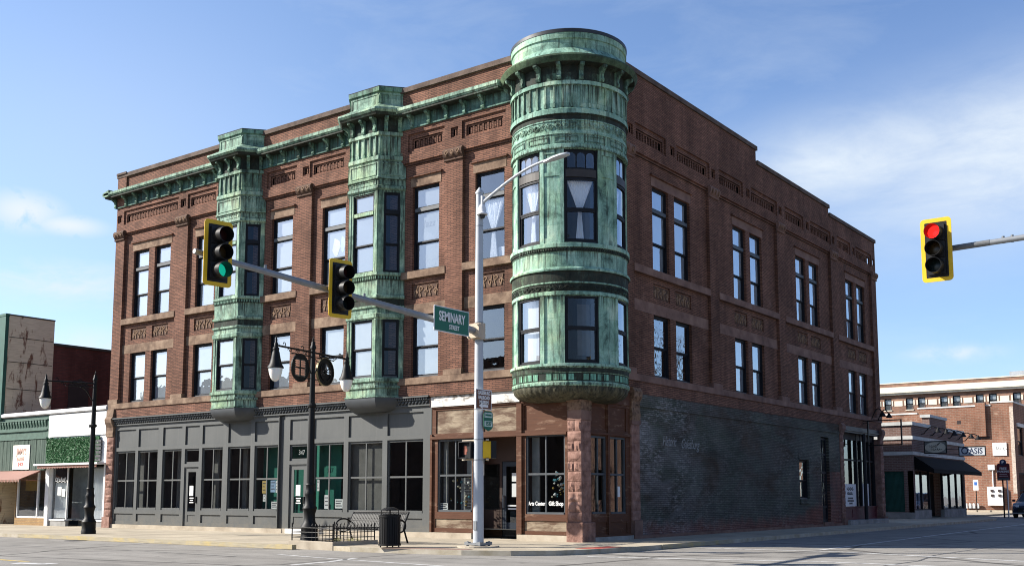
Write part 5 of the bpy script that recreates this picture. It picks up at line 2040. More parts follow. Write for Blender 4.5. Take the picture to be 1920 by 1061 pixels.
for i, y in enumerate((39.2, 41.1, 43.0, 45.2, 47.3, 49.1)):
    L0 = thing('wall_lamp', '', 'lamp', (OX, y, 5.1), 'gooseneck lamps in a row over the black awning')
    ords = ('nearest the empty sign frame, first', 'second from the near end', 'third from the near end', 'fourth from the near end', 'fifth from the near end', 'last, over the rectangular blue lettered sign')
    L0['label'] = 'black gooseneck wall lamp '+ords[i]+' of six'
    m = MB()
    pts = [(OX, y-.35, 4.95)]
    for q in range(11):
        t_ = q/10
        pts.append((OX+.12+.75*t_, y-.2+.2*t_, 4.98+.42*math.sin(t_*2.5)))
    m.tube(pts, .03, 6)
    m.build('arm', BLACK, L0)
    m = MB()
    e = pts[-1]
    m.revolve([(.03, .10), (.06, .05), (.10, -.05), (.21, -.20), (.20, -.20), (.0, -.08)], (e[0], e[1]), n=14, cz=e[2])
    m.build('shade', BLACK, L0, smooth=True)


def hanging_sign(name, label, y, x0, x1, z0, z1, mat, wallx, group=None):
    t_ = thing(name, label, 'sign', ((x0+x1)/2, y, z0), group)
    f = Fr((0, y), (1, 0))
    m = MB()
    m.fbox(f, x0, x1, -.05, .05, z0, z0+.05, True)
    m.fbox(f, x0, x1, -.05, .05, z1-.05, z1, True)
    m.fbox(f, x0, x0+.05, -.05, .05, z0+.05, z1-.05, True)
    m.fbox(f, x1-.05, x1, -.05, .05, z0+.05, z1-.05, True)
    m.tube([(wallx, y, z1-.14), (x0+.01, y, z1-.14)], .018, 6)
    m.tube([(wallx, y, z0+.12), (x0+.01, y, z0+.12)], .018, 6)
    m.build('frame', BLACK, t_)
    if mat:
        m = MB()
        m.fbox(f, x0+.05, x1-.05, -.03, .03, z0+.05, z1-.05, True)
        m.build('panel', mat, t_)
    return t_, f


t_, f = hanging_sign('shop_sign', 'framed sign with a pale oval and script, hanging above the black awning', 38.5, -.72, .56, 3.76, 4.50, plain('olive_gray_panel', (0.16, 0.165, 0.15), .7), OX)
m = MB()
m.plate(f, [(-.08+.58*math.cos(k*math.pi/16), 4.13+.31*math.sin(k*math.pi/16)) for k in range(32)], .03, .045)
ov = m.build('oval_plate', plain('cream_oval', (0.48, 0.45, 0.36), .7), t_)
squiggle('script_lettering', f, -.45, .0, 4.20, .13, .05, INKD, ov, 4, .014)
squiggle('script_lettering', f, -.35, .25, 4.02, .12, .05, INKD, ov, 5, .014)
m = MB()
m.tube([f.p(.02, .05, 4.25), f.p(.18, .05, 4.38)], .03, 5)
m.build('brush_mark', INKD, ov)
t_, f = hanging_sign('shop_sign', 'framed pale gray sign with dark blue OASIS lettering, hanging past the awning', 40.0, .84, 2.34, 3.63, 4.21, plain('pale_gray_panel', (0.44, 0.47, 0.50), .6), OX)
NAVY = plain('navy_lettering', (0.012, 0.022, 0.06), .6)
letters('lettering', 'O', .58, NAVY, t_, f, 1.18, 3.93, .032, sx=.90, bold=.006)
letters('lettering', 'ASIS', .46, NAVY, t_, f, 1.80, 3.92, .032, sx=.88, bold=.008)
m = MB()
m.fbox(f, 1.4, 2.15, .03, .035, 3.745, 3.755)
m.build('rule_line', NAVY, t_)
t_, f = hanging_sign('sign_frame', 'empty black metal sign frame jutting from the far end of the brick building', 25.4, .20, 1.83, 3.72, 4.95, None, 0.0)
m = MB()
m.tube([(.0, 25.4, 4.93), (.2, 25.4, 4.93)], .02, 6)
m.build('bracket', BLACK, t_)
for i, y in enumerate((26.6, 27.6)):
    L0 = thing('wall_lamp', 'black gooseneck lamp above the empty sign frame, '+('the nearer one' if i == 0 else 'the farther one'), 'lamp', (0, y, 5.2), 'gooseneck lamps above the far shopfront')
    m = MB()
    pts = [(0.0, y, 5.05)]+[(.05+.55*q/9, y, 5.1+.5*math.sin(q/9*2.6)) for q in range(10)]
    m.tube(pts, .025, 6)
    m.build('arm', BLACK, L0)
    e = pts[-1]
    m = MB()
    m.revolve([(.03, .08), (.07, 0), (.17, -.16), (.16, -.16), (0, -.06)], (e[0], e[1]), n=12, cz=e[2])
    m.build('shade', BLACK, L0, smooth=True)

# ------------------------------------------------------------------ sunlit brick building, far brick building
SUNB = brick('orange_red_brick', (0.27, 0.125, 0.080), (0.20, 0.092, 0.06), (0.26, 0.19, 0.145), .4, .14, .02, .4, patches=((0.42, 0.30, 0.22), [(0.62, 0.0), (0.72, 0.6)]))
K = thing('plain_brick_building', 'two storey brick building with a blank sunlit side wall facing the parking strip', 'building', (-6, 76, 0))
FK = Fr((0, 68), (1, 0))
FK2 = Fr((-1.5, 0), (0, 1))
m = MB()
m.wall(FK, -30, -1.5, -.1, 8.30, 0)
m.wall(FK, -9.1, -1.5, 8.30, 8.72, 0)
m.wall(FK, -3.2, -1.5, 8.72, 8.95, 0)
m.fbox(FK, -4.35, -3.6, -.3, .25, 6.2, 9.0, True)
m.wall(FK2, 68, 110, -.1, 8.9, 0, [(69.2, 71.4, 4.6, 7.0, .2, False), (73.4, 75.6, 4.6, 7.0, .2, False), (69.0, 71.8, .3, 3.2, .2, False), (73, 76, .3, 3.2, .2, False)])
m.build('wall', SUNB, K)
m = MB()
m.fbox(FK, -30, -9.1, -.3, .06, 8.3, 8.42)
m.fbox(FK, -9.1, -3.2, -.3, .06, 8.72, 8.84)
m.fbox(FK, -3.2, -1.44, -.3, .06, 8.95, 9.07)
m.fbox(FK2, 68, 110, -.3, .06, 8.9, 9.03)
m.fbox(FK2, 69.0, 71.6, -.1, .1, 7.0, 7.3)
m.build('coping', plain('pale_coping', (0.55, 0.53, 0.5), .7), K)
m = MB()
m.fbox(FK, -1.78, -1.5, -.1, .04, 1.5, 8.6)
m.build('corner_pilaster', plain('pale_corner_brick', (0.42, 0.35, 0.29), .8, var=.35, scale=8), K)
for y0, y1, z0, z1 in ((69.2, 71.4, 4.6, 7.0), (73.4, 75.6, 4.6, 7.0), (69.0, 71.8, .3, 3.2)):
    window(K, FK2, y0, y1, z0, z1, -.08, [((z0+z1)/2, 'mr')], blind=False)
m = MB()
m.fbox(FK, -4.4, -3.4, -.1, .06, 6.0, 6.2)
m.fbox(FK, -5.9, -5.6, -.1, .01, 7.3, 7.6)
m.build('vent', plain('dark_vent', (.03, .02, .02), .8), K)
m = MB()
m.box(-30, -1.6, 68.2, 110, 8.0, 8.1)
m.build('roof', ROOF, K)
t_ = thing('wall_sign', 'white square sign with faint gray letters, mounted on the sunlit brick wall', 'sign', (-2.65, 67.9, 4.6))
m = MB()
m.fbox(FK, -3.2, -2.12, .04, .09, 4.58, 5.65, True)
m.build('panel', WHITE, t_)
GR = plain('gray_lettering', (.16, .165, .165), .8)
letters('lettering', 'D', .36, GR, t_, FK, -2.82, 5.2, .095, sx=.8)
letters('lettering', 'F', .30, GR, t_, FK, -2.62, 5.08, .095, sx=.8)
squiggle('script_lettering', FK, -2.45, -2.2, 5.12, .3, .095, GR, t_, 1, .012)
t_ = thing('utility_cabinet', 'pale gray metal electrical cabinet with meters fixed on the brick wall', 'cabinet', (-3.1, 67.7, .5))
m = MB()
m.fbox(FK, -3.72, -2.52, .02, .35, .52, 2.05, True)
m.build('box', plain('cabinet_gray', (.58, .58, .56), .6), t_)
m = MB()
for x, z in ((-3.35, 1.72), (-2.78, 1.72), (-3.35, 1.34), (-2.78, 1.34)):
    m.fbox(FK, x-.1, x+.1, .35, .43, z-.09, z+.09)
m.build('meter', MATS['dark_vent'], t_)
t_ = thing('service_box', 'small pale box on a conduit above the electrical cabinet', 'box', (-3.4, 67.8, 3.2))
m = MB()
m.fbox(FK, -3.62, -3.10, .02, .2, 3.42, 3.85, True)
m.build('box', WHITE, t_)
m = MB()
m.tube([FK.p(-3.28, .08, 2.0), FK.p(-3.28, .08, 3.45)], .05, 6)
m.build('conduit', WHITE, t_)
for i in range(4):
    x = -5.42+i*.30
    t_ = thing('gas_meter', ('leftmost', 'second from the left', 'third from the left', 'rightmost')[i]+' of four gray gas meters low along the brick wall', 'gas meter', (x, 67.7, 0), 'gas meters along the brick wall')
    m = MB()
    m.fbox(FK, x-.1, x+.1, .12, .32, .28, .62, True)
    m.revolve([(0, .70), (.09, .68), (.10, .62)], (x, 67.78), n=10)
    m.build('body', plain('meter_gray', (.45, .46, .46), .6) if i == 0 else MATS['meter_gray'], t_)
    m = MB()
    m.tube([FK.p(x, .2, 0), FK.p(x, .2, .3)], .03, 6)
    m.build('pipe', BLACK, t_)
m = MB()
m.box(-10, 0.2, 66.6, 67.4, -.02, .14)
struct(m.build('kerb', CONC))

FB = Fr((0, 90), (1, 0))
W = thing('long_brick_building', 'long three storey brick building with pale stone cornice, beyond the side street', 'building', (-12, 100, 0))
FARB = brick('far_brick', (0.27, 0.15, 0.10), (0.21, 0.11, 0.075), (0.2, 0.14, 0.11), .5, .2, .03, .3)
m = MB()
wins = []
x = -30.4
while x < 4:
    wins += [(x, x+.76), (x+1.26, x+2.02)]
    x += 3.53
holes = [(a, b_, 10.45, 11.68, .18, False) for a, b_ in wins]
m.wall(FB, -40, 6, 0, 12.1, 0, holes)
m.wall(FB, -40, 6, 12.9, 13.30, 0)
m.box(-40, 6, 90.3, 110, 0, 13.2)
m.build('wall', FARB, W)
CREAM = plain('pale_stone', (0.60, 0.55, 0.45), .8, var=.08)
m = MB()
m.fbox(FB, -40, 6, -.2, .30, 12.42, 12.9)
m.fbox(FB, -40, 6, -.2, .52, 12.25, 12.42)
m.fbox(FB, -40, 6, -.2, .35, 12.05, 12.25)
m.fbox(FB, -40, 6, -.3, .06, 13.3, 13.40)
for a, b_ in wins:
    m.fbox(FB, a-.16, a-.02, -.1, .04, 10.9, 11.45)
    m.fbox(FB, b_+.02, b_+.16, -.1, .04, 10.9, 11.45)
    m.fbox(FB, a-.05, b_+.05, -.1, .08, 10.36, 10.45)
x = -30.4+2.02+.30
while x < 4:
    m.fbox(FB, x, x+.86, -.1, .04, 10.85, 11.42)
    x += 3.53
m.build('stone_trim', CREAM, W)
for a, b_ in wins:
    if -19.5 < a < 2:
        window(W, FB, a, b_, 10.45, 11.68, -.06, [(11.05, 'mr')], blind=.5, sash=.04)
m = MB()
m.fbox(FB, -6.0, -4.2, -.6, -.5, 13.4, 13.9, True)
m.build('roof_hatch', plain('gray_metal', (.3, .32, .34), .5), W)

# ------------------------------------------------------------------ parking signs, parked car
t_ = thing('parking_sign', 'maroon free parking sign on two posts with a round blue P on top', 'sign', (1.9, 46.9, 0))
fp = Fr((0, 46.9), (1, -.15))
m = MB()
m.tube([fp.p(1.83, 0, -.05), fp.p(1.83, 0, 3.1)], .045, 8)
m.tube([fp.p(2.08, 0, -.05), fp.p(2.08, 0, 2.3)], .035, 8)
m.build('post', [BLACK], t_)
m = MB()
m.tube([fp.p(2.12, .05, -.02), fp.p(2.12, .05, 2.3)], .035, 8)
m.build('white_post', WHITE, t_)
m = MB()
m.plate(fp, [(1.52, 2.28), (2.30, 2.28), (2.30, 3.30), (2.2, 3.36), (1.62, 3.36), (1.52, 3.28)], .0, .06)
pn = m.build('panel', plain('sign_maroon', (.09, .010, .014), .6), t_)
for q, (tx, sz) in enumerate((('FREE', .21), ('PARKING', .17))):
    letters('lettering', tx, sz, PAPER, pn, fp, 1.91, 3.02-q*.18, .065, bold=.003)
m = MB()
m.fbox(fp, 1.68, 2.14, .06, .066, 2.66, 2.70)
m.fbox(fp, 1.63, 2.2, .06, .066, 2.54, 2.58)
m.build('small_lettering', plain('dim_lettering', (.4, .3, .3), .8), pn)
m = MB()
m.fbox(fp, 1.58, 2.25, .06, .068, 2.32, 2.46)
m.build('strip', plain('dark_gray_strip', (.05, .06, .065), .7), pn)
m = MB()
m.plate(fp, [(1.91+.20*math.cos(k*math.pi/10), 3.42+.20*math.sin(k*math.pi/10)) for k in range(20)], .02, .08)
dc = m.build('disc', NAVY, t_)
letters('lettering', 'P', .26, PAPER, dc, fp, 1.91, 3.42, .085, bold=.01)
t_ = thing('accessible_parking_sign', 'small white and blue parking sign on a thin post before the brick wall', 'sign', (-4.2, 66, 0))
f = Fr((0, 66), (1, 0))
m = MB()
m.tube([f.p(-4.2, 0, -.05), f.p(-4.2, 0, 2.1)], .04, 6)
m.build('post', BLACK, t_)
m = MB()
m.fbox(f, -4.4, -4.0, .04, .06, 1.75, 2.6, True)
m.build('plate', WHITE, t_)
m = MB()
m.fbox(f, -4.31, -4.09, .06, .066, 2.15, 2.42)
m.build('blue_symbol', plain('blue_symbol', (.03, .12, .4), .6), t_)

CARP = plain('dark_blue_car_paint', (0.010, 0.016, 0.034), .22, .3, var=.05)
CARG = plain('car_glass', (0.015, 0.02, 0.025), .06)
CAR = thing('parked_car', 'dark blue sport utility car facing the street beside the maroon parking sign', 'car', (2.75, 48.4, -.12), local=True)
m = MB()
secs = [(0.0, .80, .35, .62, .78), (.10, .92, .28, .80, .84), (.5, .95, .24, .98, .86), (1.25, .96, .22, 1.08, .86), (1.35, .96, .22, 1.10, .85), (2.05, .96, .22, 1.62, .68), (3.6, .96, .22, 1.66, .66), (4.35, .95, .24, 1.20, .80), (4.55, .9, .3, 1.0, .80)]
rings = []
for (y, hw, z0, z1, ht) in secs:
    belt = min(z1, 1.02)
    rings.append([(-hw, y, z0+.08), (-hw, y, (z0+belt)/2), (-hw*.98, y, belt-.04), (-ht, y, z1-.05), (-ht*.85, y, z1), (ht*.85, y, z1), (ht, y, z1-.05), (hw*.98, y, belt-.04), (hw, y, (z0+belt)/2), (hw, y, z0+.08), (hw*.9, y, z0), (-hw*.9, y, z0)])
nn = 12
b_ = [p for r_ in rings for p in r_]
fs = []
for i in range(len(rings)-1):
    for k in range(nn):
        fs.append((i*nn+k, i*nn+(k+1) % nn, (i+1)*nn+(k+1) % nn, (i+1)*nn+k))
fs.append(tuple(range(nn)))
fs.append(tuple((len(rings)-1)*nn+k for k in range(nn)))
m.faces(b_, fs)
m.build('body', CARP, CAR, smooth=True, recalc=True, angle=35)
m = MB()
m.poly([(-.80, 1.38, 1.13), (.80, 1.38, 1.13), (.62, 2.0, 1.595), (-.62, 2.0, 1.595)])
m.build('windshield', CARG, CAR)
for s_ in (-1, 1):
    m = MB()
    m.poly([(s_*.955, 1.5, 1.06), (s_*.955, 3.9, 1.06), (s_*.72, 3.5, 1.58), (s_*.72, 2.15, 1.58)])
    m.build('side_window', CARG, CAR)
    m = MB()
    m.hexa([(s_*.50, -.02, .70), (s_*.86, .12, .70), (s_*.86, .3, .70), (s_*.5, .3, .70), (s_*.5, .02, .83), (s_*.86, .16, .85), (s_*.86, .3, .85), (s_*.5, .3, .83)])
    m.build('headlight', plain('headlight_glass', (.5, .52, .55), .15) if s_ < 0 else MATS['headlight_glass'], CAR)
    m = MB()
    m.box(s_*1.08-.1, s_*1.08+.1, 1.5, 1.62, 1.05, 1.2)
    m.build('mirror', CARP, CAR, bevel=.03)
    for y in (.85, 3.65):
        m = MB()
        m.revolve([(.20, -.11), (.33, -.11), (.36, -.08), (.36, .08), (.33, .11), (.20, .11)], n=20)
        m.v = [(s_*.87+z, y+x, .36+yy) for x, yy, z in m.v]
        wh = m.build('wheel', plain('tyre_rubber', (.012, .012, .012), .8) if s_ < 0 and y < 1 else MATS['tyre_rubber'], CAR, smooth=True)
        m = MB()
        m.revolve([(0, .09), (.2, .09), (.21, .06)], n=14)
        m.v = [(s_*(.87+z), y+x, .36+yy) for x, yy, z in m.v]
        m.build('rim', GALV, wh)
m = MB()
m.box(-.55, .55, -.03, .05, .38, .66)
m.build('grille', SIGNAL, CAR)
m = MB()
m.box(-.9, .9, -.05, .1, .28, .36)
m.build('bumper_trim', GALV, CAR, bevel=.02)
m = MB()
m.box(-.2, .2, -.045, -.03, .44, .56)
m.build('number_plate', WHITE, CAR)
CAR.location = (2.78, 48.6, -.12)

# ------------------------------------------------------------------ street lamps
def lamp_post(name, label, loc, rot, arms, group):
    t_ = thing(name, label, 'street lamp', loc, group, local=True)
    m = MB()
    m.revolve([(0, 0), (.25, 0), (.25, .10), (.235, .14), (.235, .38), (.25, .42), (.22, .47), (.17, .54), (.15, .66), (.155, .78), (.19, .90), (.205, .93), (.19, .97), (.15, 1.02), (.135, 1.25), (.15, 1.30), (.15, 1.36), (.125, 1.42), (.12, 1.55), (.135, 1.58), (.12, 1.62)], n=20)
    base = m.build('base', BLACK, t_, smooth=True, angle=35)
    m = MB()
    m.revolve([(.105, 1.6), (.10, 2.2), (.068, 5.0), (.06, 5.42), (.085, 5.44), (.085, 5.50), (.06, 5.53), (.055, 5.62), (.02, 5.66), (.03, 5.70), (.01, 5.76), (0, 5.79)], n=12)
    m.build('post', BLACK, t_, smooth=True, angle=40)
    m = MB()
    m.revolve([(.10, 3.76), (.125, 3.79), (.125, 3.84), (.10, 3.87)], n=12)
    m.tube([(.1, 0, 3.8), (.14, 0, 3.8)], .05, 8)
    m.build('collar', BLACK, t_)
    for s_ in arms:
        m = MB()
        m.tube([(0, 0, 5.33), (s_*1.60, 0, 5.33)], .028, 8)
        m.tube([(0, 0, 5.20), (s_*1.0, 0, 5.20)], .018, 6)
        for q in (.35, .7, 1.05):
            sp = [(s_*(q+.10*math.cos(th)*(1-th/9)), 0, 5.265+.055*math.sin(th)*(1-th/9)) for th in [k*.5 for k in range(15)]]
            m.tube(sp, .012, 5)
        sp = [(s_*(.08+.42*k/12), 0, 4.72+.46*math.sin(k/12*1.57)) for k in range(13)]
        m.tube(sp, .020, 6)
        for q in (.5, 1.3):
            sp = [(s_*(q+.05*math.cos(th)), 0, 5.40+.05*math.sin(th)) for th in [k*.5 for k in range(9)]]
            m.tube(sp, .012, 5)
        arm = m.build('arm', BLACK, t_)
        m = MB()
        x = s_*1.65
        m.revolve([(0, 5.60), (.012, 5.57), (.03, 5.50), (.035, 5.40), (.055, 5.38), (.055, 5.28), (.085, 5.26), (.09, 5.22), (.075, 5.19), (.10, 5.13), (.125, 4.98), (.165, 4.82), (.215, 4.74), (.225, 4.71), (.20, 4.70), (0, 4.72)], (x, 0), n=20)
        m.build('bell_shade', BLACK, arm, smooth=True, angle=50)
        m = MB()
        m.revolve([(.185, 4.715), (.185, 4.66), (.17, 4.56), (.135, 4.45), (.08, 4.37), (.03, 4.345), (0, 4.34)], (x, 0), n=20)
        m.build('globe', MATS.get('frosted_globe') or frosted(), arm, smooth=True)
    t_.rotation_euler = (0, 0, rot)
    return t_


def frosted():
    m, t, b, co = newmat('frosted_globe')
    b.inputs['Base Color'].default_value = (.72, .71, .67, 1)
    b.inputs['Roughness'].default_value = .25
    b.inputs['Subsurface Weight'].default_value = 0.15
    return m


LMP = lamp_post('street_lamp', 'black two armed street lamp with two round ornaments, standing in the fenced planter', (-5.6, -5.35, .06), math.atan2(1.0, -.18), (-1, 1), 'ornate black street lamps')
fz = Fr((0, 0), (1, 0))


def ring(mb, cx, cz, r0, r1, d0, d1, n=28):
    for k in range(n):
        a, b_ = k/n*6.28319, (k+1)/n*6.28319
        P = fz.p
        q = lambda r, th, d: P(cx+r*math.cos(th), d, cz+r*math.sin(th))
        mb.hexa([q(r0, a, d1), q(r1, a, d1), q(r1, a, d0), q(r0, a, d0), q(r0, b_, d1), q(r1, b_, d1), q(r1, b_, d0), q(r0, b_, d0)], (0, 1))


for s_ in (-1, 1):
    cx, cz = s_*.58, 4.83
    m = MB()
    if s_ < 0:
        # round plate cut out to a square with a cross and lace edge
        ring(m, cx, cz, .36, .40, -.02, .02)
        h = .245
        for k in range(40):
            a, b_ = k/40*6.28319, (k+1)/40*6.28319

            def sq(th):
                c_, d_ = math.cos(th), math.sin(th)
                kk = h/max(abs(c_), abs(d_))
                return (cx+c_*kk, cz+d_*kk)

            def ci(th):
                return (cx+.365*math.cos(th), cz+.365*math.sin(th))
            m.plate(fz, [sq(a), ci(a), ci(b_), sq(b_)], -.012, .012)
        m.fbox(fz, cx-.022, cx+.022, -.012, .012, cz-h, cz+h, True)
        m.fbox(fz, cx-h*.8, cx-.022, -.012, .012, cz-.022, cz+.022, True)
        m.fbox(fz, cx+.022, cx+h*.8, -.012, .012, cz-.022, cz+.022, True)
        for q in range(9):
            u_ = -h+.03+q*(2*h-.06)/8
            for z_ in (-h, h-.035):
                m.fbox(fz, cx+u_-.014, cx+u_+.014, -.01, .01, cz+z_, cz+z_+.035, True)
            for x_ in (-h, h-.035):
                m.fbox(fz, cx+x_, cx+x_+.035, -.01, .01, cz+u_-.014, cz+u_+.014, True)
        m.build('openwork_plate', BLACK, LMP)
    else:
        ring(m, cx, cz, .36, .40, -.03, .03)
        ring(m, cx, cz, .25, .27, -.035, .035)
        m.cm = 1
        ring(m, cx, cz, .395, .41, -.032, .032)
        m.cm = 0
        ring(m, cx, cz, .27, .36, -.015, .015)
        for k in range(12):
            th = k/12*6.283
            m.tube([fz.p(cx+.05*math.cos(th), 0, cz+.05*math.sin(th)), fz.p(cx+.26*math.cos(th), 0, cz+.26*math.sin(th))], .016, 5)
        ring(m, cx, cz, .0, .06, -.03, .03)
        m.plate(fz, [(cx+.25*math.cos(th), cz+.25*math.sin(th)) for th in [3.6+k*.25 for k in range(11)]], -.01, .01)
        m.build('wheel_ornament', [BLACK, plain('dull_brass', (.16, .13, .07), .4, .6)], LMP)
    m = MB()
    for zz in (5.2, 4.6):
        m.tube([(s_*.08, 0, zz-.02), (s_*.2, 0, zz-.12 if zz > 5 else zz-.06), (s_*.3, 0, zz-.12 if zz > 5 else zz)], .013, 5)
    m.build('scroll_bracket', BLACK, LMP)
lamp_post('street_lamp', 'black one armed street lamp standing on the sidewalk before the white shop', (-17.75, -4.53, 0), math.atan2(-.953, -.30), (1,), 'ornate black street lamps')

# ------------------------------------------------------------------ planter, fence, bench, litter bin
t_ = thing('planter', 'low concrete kerbed planter bed of dry soil round the street lamp', 'planter', (-4.9, -4.9, 0))
m = MB()
X0, X1, Y0, Y1 = -5.95, -4.2, -5.80, -4.05
for x0, x1, y0, y1 in ((X0, X1, Y0, Y0+.15), (X0, X1, Y1-.15, Y1), (X0, X0+.15, Y0+.15, Y1-.15), (X1-.15, X1, Y0+.15, Y1-.15)):
    m.box(x0, x1, y0, y1, -.13 if y0 < -5.7 and y1 < -5 else -.02, .105)
m.build('kerb', CONC, t_, bevel=.01)
m = MB()
m.box(X0+.15, X1-.15, Y0+.15, Y1-.15, -.01, .07)
m.build('soil', stone('dry_soil', (.10, .075, .05), (.19, .15, .10), (.27, .22, .15), 8, bmp=.6, bs=40), t_)
for i in range(5):
    x, y = rnd.uniform(-5.2, -4.45), rnd.uniform(-5.4, -4.3)
    m = MB()
    for q in range(40):
        th = rnd.uniform(0, 6.28)
        L = rnd.uniform(.06, .17)
        a = (x+rnd.uniform(-.05, .05), y+rnd.uniform(-.05, .05), .04)
        b_ = (a[0]+math.cos(th)*L*.7, a[1]+math.sin(th)*L*.7, .04+L)
        m.poly([(a[0]-.008, a[1], a[2]), (a[0]+.008, a[1], a[2]), b_])
    places = ('nearest the lamp', 'in the bed centre', 'by the fence corner', 'toward the bench', 'at the back')
    tag(m.build('grass_tuft', plain('dry_grass', (.20, .19, .08), .9, var=.4) if i == 0 else MATS['dry_grass']), 'small dry grass tuft in the fenced planter bed', 'plant', 'dry tufts in the planter')
t_ = thing('iron_fence', 'knee high black iron picket fence round the planter bed', 'fence', (-5, -4.9, .07))
m = MB()
for x, y in ((X0+.07, Y0+.07), (X1-.07, Y0+.07), (X1-.07, Y1-.07), (X0+.07, Y1-.07)):
    m.tube([(x, y, .07), (x, y, .56)], .018, 6)
    m.tube([(x, y, .56), (x, y, .60)], [.028, .004], 6)
m.build('post', BLACK, t_)
m = MB()
for z in (.20, .34, .46):
    m.tube([(X0+.07, Y0+.07, z), (X1-.07, Y0+.07, z), (X1-.07, Y1-.07, z), (X0+.07, Y1-.07, z), (X0+.07, Y0+.07, z)], .012, 5)
m.build('rail', BLACK, t_)


def pickets(pts):
    for x, y in pts:
        m = MB()
        m.tube([(x, y, .08), (x, y, .50)], .010, 5)
        m.tube([(x, y, .50), (x, y, .53), (x, y, .58)], [.012, .022, .003], 5)
        m.build('picket', BLACK, t_)


pk = []
n_ = 12
for k in range(1, n_):
    f_ = k/n_
    pk += [(X1-.07, Y0+.07+(Y1-Y0-.14)*f_), (X0+.07+(X1-X0-.14)*f_, Y1-.07)]
    if f_ > .42:
        pk.append((X0+.07+(X1-X0-.14)*f_, Y0+.07))
pickets(pk)
t_ = thing('bench', 'black strap metal bench with looped arms behind the planter fence', 'bench', (-4.6, -3.7, 0))
BX0, BX1 = -5.85, -3.68
m = MB()
x = BX0+.05
while x < BX1-.03:
    pts = [(x, -4.06, .40), (x, -4.0, .45), (x, -3.75, .43), (x, -3.58, .45), (x, -3.50, .62), (x, -3.42, .80), (x, -3.34, .87)]
    for a, b_ in zip(pts, pts[1:]):
        m.hexa([(a[0]-.017, a[1], a[2]), (a[0]+.017, a[1], a[2]), (a[0]+.017, a[1]+.006, a[2]-.006), (a[0]-.017, a[1]+.006, a[2]-.006), (b_[0]-.017, b_[1], b_[2]), (b_[0]+.017, b_[1], b_[2]), (b_[0]+.017, b_[1]+.006, b_[2]-.006), (b_[0]-.017, b_[1]+.006, b_[2]-.006)])
    x += .062
m.build('strap_seat', BLACK, t_)
m = MB()
m.tube([(BX0, -3.34, .87), (BX1, -3.34, .87)], .022, 8)
m.tube([(BX0, -4.06, .40), (BX1, -4.06, .40)], .022, 8)
m.tube([(BX0, -3.50, .62), (BX1, -3.50, .62)], .014, 6)
m.build('rail', BLACK, t_)
for x in (BX0, BX1):
    m = MB()
    m.tube([(x, -3.34, .87), (x, -3.5, .6), (x, -3.56, .42), (x, -3.38, 0)], .026, 8)
    m.tube([(x, -4.06, .40), (x, -4.03, 0)], .026, 8)
    m.build('leg', BLACK, t_)
    m = MB()
    pts = [(x, -3.78+.30*math.cos(th), .47+.17*math.sin(th)+(.03 if math.sin(th) > 0 else 0)) for th in [k*6.2832/20 for k in range(21)]]
    m.tube(pts, .024, 8)
    m.build('armrest', BLACK, t_)
t_ = thing('litter_bin', 'round black slatted litter bin with raised lid beside the planter', 'litter bin', (-2.45, -5.45, 0), local=True)
m = MB()
m.revolve([(0, .05), (.25, .05), (.25, .80), (0, .80)], n=20)
m.build('liner', SIGNAL, t_)
for k in range(26):
    th = k/26*6.2832
    m = MB()
    c_, s_ = math.cos(th), math.sin(th)
    f = Fr((.272*c_, .272*s_), (-s_, c_))
    m.fbox(f, -.025, .025, -.004, .006, .07, .82, True)
    m.build('slat', BLACK, t_)
m = MB()
for z in (.07, .80):
    m.revolve([(.27, z-.02), (.295, z-.02), (.295, z+.03), (.27, z+.03), (.27, z-.02)], n=26)
m.revolve([(.16, .83), (.28, .82), (.285, .84), (.16, .86)], n=26)
for th in (.4, 2.0, 3.6, 5.2):
    m.tube([(.25*math.cos(th), .25*math.sin(th), 0), (.25*math.cos(th), .25*math.sin(th), .07)], .02, 6)
m.build('frame', BLACK, t_, smooth=True)
m = MB()
m.revolve([(0, 1.05), (.10, 1.04), (.20, 1.00), (.24, .97), (.24, .955), (0, .97)], n=24)
for th in (.7, 2.27, 3.84, 5.41):
    m.tube([(.22*math.cos(th), .22*math.sin(th), .84), (.22*math.cos(th), .22*math.sin(th), .97)], .010, 6)
m.build('lid', BLACK, t_, smooth=True)

# ------------------------------------------------------------------ traffic signal pole with mast arm
t_ = thing('traffic_signal_pole', 'tall gray traffic signal pole with long mast arm and street light on the corner', 'traffic pole', (-.67, -3.97, 0))
PX, PY = -.67, -3.97
m = MB()
m.revolve([(.142, .12), (.140, .5), (.122, 3.6), (.098, 9.45), (.098, 9.50), (.115, 9.50), (.115, 9.54), (.02, 9.68), (0, 9.69)], (PX, PY), n=20)
m.build('pole', POLEP, t_, smooth=True, angle=40)
m = MB()
m.box(PX-.26, PX+.26, PY-.26, PY+.26, .06, .11)
for a in (-.2, .2):
    for b_ in (-.2, .2):
        m.revolve([(.035, .0), (.035, .15), (.0, .16)], (PX+a, PY+b_), n=8)
        m.box(PX+a-.06, PX+a+.06, PY+b_-.06, PY+b_+.06, .11, .14)
m.build('base_plate', GALV, t_)
m = MB()
m.revolve([(.55, -.03), (.55, .035), (0, .035)], (PX, PY), n=28)
m.build('footing', CONC, t_)
m = MB()
ap = [(PX, PY-.12, 5.70), (PX, PY-.4, 5.72), (PX, -8, 5.905), (PX, -12.2, 6.125), (PX, -13.12, 6.18)]
m.tube(ap, [.100, .095, .078, .062, .056], 14)
m.build('mast_arm', GALV, t_, smooth=True, angle=40)
m = MB()
m.tube([(PX, -13.12, 6.18), (PX, -13.17, 6.183)], [.062, .052], 12)
m.build('end_cap', GALV, t_)
m = MB()
